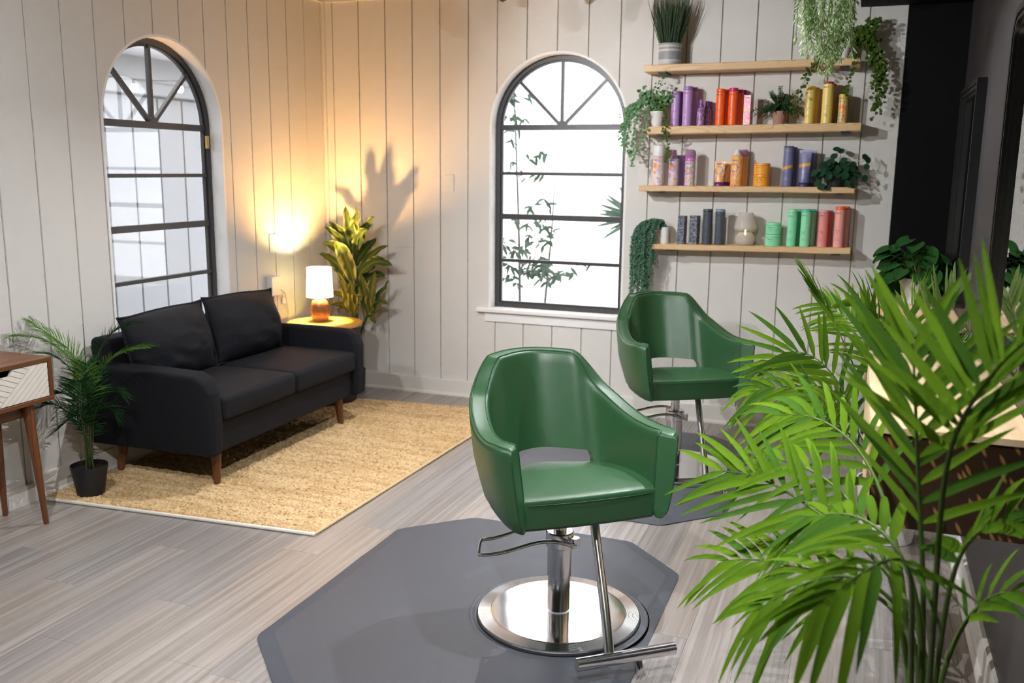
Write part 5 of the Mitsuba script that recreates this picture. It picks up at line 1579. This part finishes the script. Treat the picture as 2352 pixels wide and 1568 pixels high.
for q in range(9):
    t = q / 8
    c = np.array([HX - 0.115 - 0.045 * math.sin(t * 3), HY - 0.03, HZ0 + 0.15 - 0.09 * t + (0.05 if q == 0 else 0)])
    L = r.uniform(0.045, 0.062)
    part('leaf', pth, P(heart(c, (-0.8 if q % 2 else 0.4, -0.5, -0.5), (0.1, -0.8, 0.6), L, L * 0.85), 'm_pothos', smooth=True))
stalks.append(tube(spline([top + [-.03, 0, 0], top + [-0.09, -0.02, 0.02], [HX - 0.13, HY - 0.03, HZ0 + 0.10], [HX - 0.14, HY - 0.03, HZ0 + 0.03]], 16), 0.002, 5))
c = np.array([HX - 0.165, HY - 0.06, HZ0 + 0.185])
part('leaf', pth, P(heart(c + [0.03, 0, 0.015], (-1, -0.2, -0.25), (0.1, -0.85, 0.4), 0.070, 0.066), 'm_pothos', smooth=True))
part('stalk', pth, P(cat(*stalks), 'm_stem', smooth=True), kind='stuff')


# --- shelf plants
def round_leaf(c, nrm, R, rnd, n=7):
    nrm = unit(nrm)
    a = unit(np.cross(nrm, [0.3, 0.2, 0.9]))
    b = np.cross(nrm, a)
    t = np.arange(n) * 2 * PI / n
    ring = np.asarray(c) + R * (np.cos(t)[:, None] * a + np.sin(t)[:, None] * b) + nrm * R * 0.12
    return trimesh.Trimesh(np.vstack([ring, np.asarray(c)]), np.array([(i, (i + 1) % n, n) for i in range(n)]), process=False)


def vine(parent, path, m, R, step, rnd, spread=0.014, stem='m_stem_dark', name='vine', face=(0, -1, 0.35), nleaf=2):
    p = spline(path, max(int(sum(np.linalg.norm(np.diff(np.array(path), axis=0), axis=1)) / 0.008), 6))
    d = np.r_[0, np.cumsum(np.linalg.norm(np.diff(p, axis=0), axis=1))]
    leaves = []
    for s in np.arange(step * 0.5, d[-1], step):
        c = np.array([np.interp(s, d, p[:, k]) for k in range(3)])
        for _ in range(nleaf):
            o = np.array([rnd.gauss(0, spread), rnd.gauss(0, spread * 0.7), rnd.gauss(0, spread * 0.5)])
            c2 = c + o
            c2[1] = min(c2[1], -0.008)
            leaves.append(round_leaf(c2, np.array(face) + np.array([rnd.gauss(0, .5), rnd.gauss(0, .3), rnd.gauss(0, .4)]), R * rnd.uniform(0.7, 1.2), rnd))
    k = part(name, parent, P(cat(*leaves), m), kind='stuff')
    part('stem', k, P(tube(p, 0.0011, 4), stem, smooth=True))
    return k


# white pot with trailing pale ivy, left end of the second shelf
r = random.Random(61)
iv = thing('trailing_ivy', 'trailing pale ivy in a white pot at the left end of the second shelf', 'plant', None)
z = shelf_z(1, 2.369)
pot(iv, 2.372, -0.105, z, 0.0445, 0.031, 0.090, 'm_ceramic', n=32)
o = np.array([2.372, -0.105, z + 0.085])
for q in range(22):
    a = r.uniform(0, 2 * PI)
    vine(iv, [o, o + [0.05 * math.cos(a), 0.03 * math.sin(a) - 0.01, r.uniform(0.04, 0.09)], o + [0.11 * math.cos(a), 0.055 * math.sin(a) - 0.015, r.uniform(0.01, 0.15)]], 'm_ivy' if q % 3 == 0 else 'm_ivy_pale', 0.0095, 0.011, r, 0.012)
for tip in ([-0.165, -0.045, 0.05], [-0.20, -0.05, -0.02], [-0.19, -0.06, -0.12], [-0.185, -0.06, -0.20], [-0.135, -0.06, -0.27], [-0.20, -0.06, -0.16], [-0.175, -0.05, -0.08], [-0.15, -0.05, 0.0], [-0.21, -0.04, 0.03], [-0.17, -0.07, -0.25]):
    vine(iv, [o, o + [tip[0] * 0.45, -0.03, 0.06], o + [tip[0] * 0.85, tip[1], 0.02 + tip[2] * 0.3], o + tip], 'm_ivy_pale', 0.0095, 0.014, r, 0.010)
vine(iv, [o, o + [-0.05, -0.055, 0.02], o + [-0.06, -0.085, -0.12], o + [-0.10, -0.085, -0.22], o + [-0.125, -0.085, -0.32]], 'm_ivy_pale', 0.0085, 0.015, r, 0.009)
vine(iv, [o, o + [0.05, -0.06, 0.03], o + [0.068, -0.085, -0.09], o + [0.085, -0.085, -0.20], o + [0.078, -0.085, -0.30]], 'm_ivy', 0.0085, 0.013, r, 0.009)
vine(iv, [o, o + [0.0, -0.01, 0.10], o + [0.02, -0.02, 0.17], o + [0.045, -0.03, 0.21]], 'm_ivy', 0.0075, 0.016, r, 0.012)

# terracotta pot with a dark sprig plant, middle of the second shelf
sp = thing('sprig_plant', 'small dark leafy plant in a terracotta pot on the second shelf', 'plant')
z = shelf_z(1, 3.08)
pot(sp, 3.080, -0.105, z, 0.041, 0.033, 0.074, 'm_terracotta', n=32)
r = random.Random(62)
o = np.array([3.080, -0.105, z + 0.065])
for q in range(46):
    a = r.uniform(0, 2 * PI)
    el = r.uniform(0.10, 1.25)
    L = r.uniform(0.075, 0.150) * (0.85 + 0.25 * math.sin(el))
    d = np.array([math.cos(a) * math.cos(el) * 1.15, math.sin(a) * math.cos(el) * 0.55, math.sin(el)])
    if q == 0:
        d, L = np.array([-0.03, 0, 1.0]), 0.165
    path = spline([o, o + d * L * 0.5 + [0, 0, 0.012], o + d * L + [0, 0, -0.025 * math.cos(el)]], 12)
    ls = []
    for s in np.linspace(0.15, 1, 13):
        c = path[min(int(s * 11), 11)]
        for sgn in (-1, 1):
            sd = unit(np.cross(d, [0, -1, 0.2])) * sgn
            ls.append(leaflet(c, d * 0.6 + sd * 0.8 + np.array([0, r.uniform(-.3, .3), 0.1]), r.uniform(0.014, 0.024), 0.0075, 0.2, (0.2 * sgn, -0.8, 0.6), 3, 0.2))
    kk = part('sprig', sp, P(cat(*ls), 'm_dark_sprig'), kind='stuff')
    part('stem', kk, P(tube(path, 0.0012, 4), 'm_stem_dark', smooth=True))

# grass in the striped pot on the top shelf
gr = thing('grass_plant', 'tall ornamental grass in a grey striped pot on the top shelf', 'plant')
z = shelf_z(0, 2.43)
pot(gr, 2.430, -0.095, z, 0.068, 0.066, 0.122, 'm_striped_pot', rim=0.004)
r = random.Random(63)
bl = []
for q in range(330):
    a, rr = r.uniform(0, 2 * PI), 0.055 * math.sqrt(r.random())
    b = np.array([2.430 + rr * math.cos(a), -0.095 + rr * math.sin(a), z + 0.10])
    L = r.uniform(0.19, 0.34)
    d = np.array([rr * math.cos(a) * 5.2 + r.gauss(0, .06), rr * math.sin(a) * 2.2 + r.gauss(0, .05) - 0.02, 1.0])
    m_ = leaflet(b, d, L, 0.0042, r.uniform(-0.03, 0.16) * abs(d[0]) * 2.0, (r.gauss(0, .4), -1, 0.1), 4, 0.1)
    m_.vertices[:, 1] = np.minimum(m_.vertices[:, 1], -0.008)
    bl.append(m_)
part('blades', gr, P(cat(*bl), 'm_grass'), kind='stuff')

# ivy at the right end of the top shelf
iv2 = thing('trailing_ivy', 'trailing dark ivy in a small white pot at the right end of the top shelf', 'plant')
z = shelf_z(0, 3.40)
pot(iv2, 3.402, -0.100, z, 0.043, 0.030, 0.090, 'm_ceramic', n=32)
r = random.Random(64)
o = np.array([3.402, -0.100, z + 0.088])
for q in range(22):
    a = r.uniform(-0.9, PI + 0.5)
    vine(iv2, [o, o + [0.06 * math.cos(a) + 0.02, r.uniform(-.04, .03), r.uniform(0.03, 0.07)], o + [0.12 * math.cos(a) + 0.05, r.uniform(-.05, .05), r.uniform(-0.03, 0.13)]], 'm_ivy', 0.0105, 0.011, r, 0.014)
for tip in ([0.17, -0.02, -0.05], [0.20, -0.01, -0.18], [0.18, -0.02, -0.26], [0.215, -0.02, -0.36], [0.19, -0.03, -0.40], [0.225, -0.01, -0.30], [0.15, -0.03, -0.12], [0.16, -0.04, 0.10]):
    vine(iv2, [o, o + [0.07, -0.01, 0.06], o + [tip[0] * 0.8, tip[1], 0.02 + tip[2] * 0.25], o + [tip[0], tip[1], tip[2] * 0.65], o + tip], 'm_ivy', 0.0105, 0.012, r, 0.013)
vine(iv2, [o, o + [-0.06, -0.05, 0.0], o + [-0.135, -0.078, -0.08], o + [-0.185, -0.085, -0.19], o + [-0.225, -0.085, -0.30], o + [-0.235, -0.085, -0.40]], 'm_ivy', 0.0095, 0.018, r, 0.012)
vine(iv2, [o, o + [-0.05, -0.06, -0.02], o + [-0.12, -0.08, -0.10], o + [-0.17, -0.085, -0.17]], 'm_ivy', 0.0105, 0.013, r, 0.014)
vine(iv2, [o, o + [0.06, -0.07, -0.03], o + [0.06, -0.085, -0.14], o + [0.045, -0.085, -0.22], o + [0.03, -0.085, -0.30]], 'm_ivy', 0.0095, 0.018, r, 0.010)

# coin-leaf plant on the third shelf
cl = thing('coin_leaf_plant', 'dark plant with round leaves at the right end of the third shelf', 'plant')
z = shelf_z(2, 3.42)
pot(cl, 3.415, -0.090, z, 0.058, 0.052, 0.060, 'm_black', n=32)
r = random.Random(65)
o = np.array([3.415, -0.090, z + 0.055])
st = []
spots = [(-0.12, -0.05, 0.02), (-0.10, -0.06, -0.035), (-0.075, -0.09, -0.055), (-0.045, -0.085, -0.06), (0.155, -0.03, 0.06), (0.145, -0.02, 0.11), (0.16, -0.02, 0.095), (0.015, 0.0, 0.145), (-0.01, 0.0, 0.155), (-0.022, 0.0, 0.115), (0.15, -0.04, -0.005), (0.09, -0.085, -0.045), (0.06, -0.085, -0.04)]
for q in range(84):
    if q < len(spots):
        off = np.array(spots[q])
    else:
        a, el, R_ = r.uniform(0, 2 * PI), r.uniform(-0.1, 1.2), r.uniform(0.05, 0.125)
        off = np.array([math.cos(a) * math.cos(el) * R_ * 1.1, math.sin(a) * math.cos(el) * R_ * 0.55 - 0.015, math.sin(el) * R_ * 0.85])
    c = o + off
    c[1] = min(c[1], -0.02)
    part('leaf', cl, P(round_leaf(c, (off[0] * 3 + r.gauss(0, .3), -0.9, 0.5 + r.gauss(0, .3)), r.uniform(0.017, 0.0245), r, 12), 'm_coin'))
    st.append(tube(spline([o + [0, 0, -0.01], o + off * 0.5 + [0, 0, 0.02], c], 7), 0.0012, 4))
part('stalk', cl, P(cat(*st), 'm_stem_dark', smooth=True), kind='stuff')

# string plant hanging off the lowest shelf
sr = thing('string_plant', 'trailing string plant hanging off the left end of the lowest shelf', 'plant')
z = shelf_z(3, 2.442)
part('pot', sr, P(cat(lathe([(0, 0), (0.024, 0), (0.026, 0.003), (0.026, 0.10), (0.023, 0.10), (0.022, 0.08), (0, 0.08)], 28, (2.445, -0.10, z))), 'm_ceramic', smooth=35))
r = random.Random(66)
o = np.array([2.440, -0.10, z + 0.095])
for q in range(44):
    dx = -0.035 - 0.150 * (q / 43) ** 0.8 + r.uniform(-0.012, 0.012)
    dy = r.uniform(-0.095, -0.02)
    drop = r.uniform(0.25, 0.45) if q > 4 else r.uniform(0.10, 0.25)
    hump = r.uniform(0.03, 0.055)
    p = spline([o + [r.uniform(-.015, .015), r.uniform(-.015, .015), 0], o + [dx * 0.45, dy * 0.4, hump], o + [dx * 0.85, dy, 0.0], o + [dx, dy, -drop * 0.5], o + [dx + r.uniform(-.01, .01), dy, -drop]], 40)
    d = np.r_[0, np.cumsum(np.linalg.norm(np.diff(p, axis=0), axis=1))]
    ls = []
    for s in np.arange(0, d[-1], 0.0085):
        c = np.array([np.interp(s, d, p[:, k]) for k in range(3)])
        for _ in range(2):
            dd = np.array([r.gauss(0, 1), r.gauss(-0.4, 0.7), r.gauss(-0.35, 0.4)])
            ls.append(leaflet(c, dd, r.uniform(0.011, 0.017), 0.0085, 0.2, (r.gauss(0, .5), -1, 0.5), 2, 0.3))
    kk = part('strand', sr, P(cat(*ls), 'm_pearls'), kind='stuff')
    part('stem', kk, P(tube(p, 0.0010, 4), 'm_stem_dark', smooth=True))

# hanging plant in front of the shelves
hp = thing('hanging_plant', 'bright green hanging plant dangling from the top edge, before the shelves', 'plant')
HPX, HPY, HPZ = 3.362, -1.42, 2.36
part('pot', hp, P(lathe([(0, 0), (0.05, 0), (0.075, 0.02), (0.085, 0.10), (0.081, 0.10), (0.070, 0.03), (0, 0.02)], 32, (HPX, HPY, HPZ - 0.03)), 'm_ceramic', smooth=35))
part('cord', hp, P(cat(*[tube([(HPX + 0.083 * math.cos(a), HPY + 0.083 * math.sin(a), HPZ + 0.07), (HPX, HPY, HZ)], 0.0015, 5) for a in (0.3, 2.4, 4.5)]), 'm_cord'))
r = random.Random(67)
for q in range(50):
    a = r.uniform(0, 2 * PI)
    R_ = r.uniform(0.01, 0.110)
    drop = r.uniform(0.16, 0.36) * (1.15 - R_ * 3.2)
    if q < 3:
        R_, a, drop = (0.02, 0.0, 0.405), (PI, 0.0, 1.0)[q] if False else 0.0, 0.0
        R_, a, drop = [(0.010, 0.5, 0.405), (0.055, 2.9, 0.30), (0.050, 0.2, 0.315)][q]
    b = np.array([HPX + 0.06 * math.cos(a), HPY + 0.06 * math.sin(a), HPZ + 0.06])
    e = np.array([HPX + R_ * 1.25 * math.cos(a) + r.uniform(-.012, .012), HPY + R_ * math.sin(a), HPZ - drop])
    p = spline([b, b + [0.03 * math.cos(a), 0.03 * math.sin(a), 0.02], (b + e) / 2 + [0.03 * math.cos(a), 0.02 * math.sin(a), 0.0], e], 26)
    d = np.r_[0, np.cumsum(np.linalg.norm(np.diff(p, axis=0), axis=1))]
    ls, lp = [], []
    for s in np.arange(0.03, d[-1], 0.017):
        c = np.array([np.interp(s, d, p[:, k]) for k in range(3)])
        for _ in range(3):
            dd = np.array([r.gauss(0, .6), r.gauss(0, .6), -1.0 + r.gauss(0, 0.3)])
            (lp if r.random() < 0.35 else ls).append(leaflet(c, dd, r.uniform(0.020, 0.038), r.uniform(0.0040, 0.0075), 0.0, (r.gauss(0, 1), -1, 0.2), 3, 0.2))
    for _ in range(6):
        dd = np.array([r.gauss(0, .55), r.gauss(0, .55), -1.0])
        ls.append(leaflet(e, dd, r.uniform(0.018, 0.032), 0.005, 0.0, (r.gauss(0, 1), -1, 0.2), 3, 0.2))
    kk = part('strand', hp, P(cat(*ls), 'm_hanging'), kind='stuff')
    part('tips', kk, P(cat(*(lp or ls[:1])), 'm_hanging_pale'), kind='stuff')
    part('stem', kk, P(tube(p, 0.0010, 4), 'm_hanging', smooth=True))

# ------------------------------------------------------------------ outside
solo('outside_ground', P(bx(-40, 40, 0.16, 90, -0.30, -0.12), 'm_outside_ground'), 'pale ground outside the back window', 'ground', kind='structure')
solo('outside_yard', P(bx(-14, -0.16, -9, 0.16, -0.30, -0.12), 'm_outside_ground'), 'pale ground outside the left window', 'ground', kind='structure')
ho = thing('neighbouring_house', 'white panelled house wall with eaves seen through the left window', 'building')
HXX = -2.15
part('wall', ho, P(bx(HXX - 0.15, HXX - 0.012, -6.0, 6.5, -0.12, 2.42), 'm_outside_seam'))
y = -5.93
while y < 6.4:
    part('siding_plank', ho, P(bx(HXX - 0.012, HXX, y + 0.010, min(y + 0.295, 6.5), -0.12, 2.12), 'm_outside_wall'))
    y += 0.305
part('beam', ho, P(cat(cbox(HXX, HXX + 0.10, -6.0, 6.5, 2.14, 2.26, 0.004)), 'm_outside_wall'))
part('fascia', ho, P(cat(cbox(HXX + 0.10, HXX + 0.14, -6.0, 6.5, 2.24, 2.44, 0.004)), 'm_outside_wall'))
part('eaves', ho, P(cat(bx(HXX - 0.15, HXX + 0.36, -6.0, 6.5, 2.44, 2.47)), 'm_outside_wall'))
part('gutter', ho, P(cat(tube([(HXX + 0.38, -6.0, 2.44), (HXX + 0.38, 6.5, 2.44)], 0.05, 12)), 'm_outside_wall', smooth=40))
part('roof', ho, P(trimesh.convex.convex_hull(np.array([(HXX + 0.36, -6, 2.47), (HXX + 0.36, 6.5, 2.47), (HXX - 2.0, -6, 3.3), (HXX - 2.0, 6.5, 3.3), (HXX + 0.36, -6, 2.51), (HXX + 0.36, 6.5, 2.51), (HXX - 2.0, -6, 3.36), (HXX - 2.0, 6.5, 3.36)])), 'm_outside_seam'))
for x, y, z in ((-1.75, 0.085, 2.145), (-1.75, 0.60, 2.175)):
    k = thing('globe_bulb', ('left' if y < 0.3 else 'right') + ' one of the two glowing globe bulbs in the left window', 'light bulb', 'globe bulbs outside the left window')
    bkey = part('glass', k, P(moved(trimesh.creation.icosphere(subdivisions=2, radius=0.030), x, y, z), 'm_bulb', smooth=True))
    scene[bkey]['emitter'] = {'type': 'area', 'sampling_weight': 0.05, 'radiance': {'type': 'rgb', 'value': [22.0, 22.0, 21.0]}}
    part('socket', k, P(lathe([(0, 0.03), (0.014, 0.03), (0.012, 0.065), (0, 0.065)], 14, (x, y, z)), 'm_lamp_body', smooth=35))
solo('light_string', P(tube(spline([(-1.75, -1.4, 2.30), (-1.75, -0.5, 2.22), (-1.75, 0.085, 2.21), (-1.75, 0.60, 2.24), (-1.75, 1.6, 2.36)], 30), 0.004, 6), 'm_lamp_body', smooth=True), 'thin black cable that carries the globe bulbs outside', 'cable')

# sapling and agave behind the back window
sap = thing('sapling', 'leafy sapling standing outside the arched back window', 'tree')
r = random.Random(71)
TY = 1.35
trunks = [[(0.98, TY, -0.12), (0.97, TY, 0.6), (0.95, TY, 1.2), (0.92, TY, 1.8), (0.90, TY, 2.35)], [(1.12, TY + 0.1, -0.12), (1.16, TY + 0.1, 0.5), (1.20, TY + 0.1, 1.0), (1.22, TY + 0.1, 1.5)]]
for t in trunks:
    part('trunk', sap, P(tube(spline(t, 24), np.linspace(0.014, 0.004, 24), 7), 'm_outside_bark', smooth=True))
tw, nl = [], 0
for t in range(64):
    tr = spline(trunks[0] if t % 3 else trunks[1], 40)
    hi = r.random()
    hi = hi if r.random() < 0.6 else hi * 0.35
    b = tr[int(hi * 30) + 8]
    if b[2] < 0.55:
        b = tr[18]
    a = r.uniform(0, 2 * PI)
    L = r.uniform(0.10, 0.34) * (1.15 - 0.5 * hi)
    e = b + np.array([math.cos(a) * L, math.sin(a) * L * 0.7, r.uniform(0.02, 0.18)])
    p = spline([b, (b + e) / 2 + [0, 0, 0.03], e], 10)
    tw.append(tube(p, 0.003, 4))
    for s in range(r.randint(3, 6)):
        if nl >= 296:
            break
        c = p[r.randint(3, 9)]
        d = np.array([r.gauss(0, 1), r.gauss(0, .8), r.gauss(-0.6, 0.6)])
        part('leaf', sap, P(leaflet(c, d, r.uniform(0.06, 0.105), r.uniform(0.022, 0.036), 0.15, (r.gauss(0, .6), -0.8, 0.5), 4, 0.15), 'm_outside_leaf'))
        nl += 1
part('twig', sap, P(cat(*tw), 'm_outside_bark'), kind='stuff')
ag = thing('agave', 'spiky agave outside, at the right edge of the arched back window', 'plant')
ao = np.array([1.78, 2.0, 1.16])
for q in range(16):
    a = math.radians(100 + q * 14) if q < 10 else r.uniform(0, 2 * PI)
    d = np.array([math.cos(a), r.uniform(-.4, .4), math.sin(a) * 0.55 + 0.15])
    part('blade', ag, P(leaflet(ao, d, r.uniform(0.30, 0.44), 0.040, 0.05, (0, -1, 0.4), 5, 0.3), 'm_outside_leaf'))
part('trunk', ag, P(tube([(1.80, 2.02, -0.12), (1.79, 2.0, 0.6), (1.78, 2.0, 1.18)], 0.05, 12), 'm_outside_bark', smooth=True))
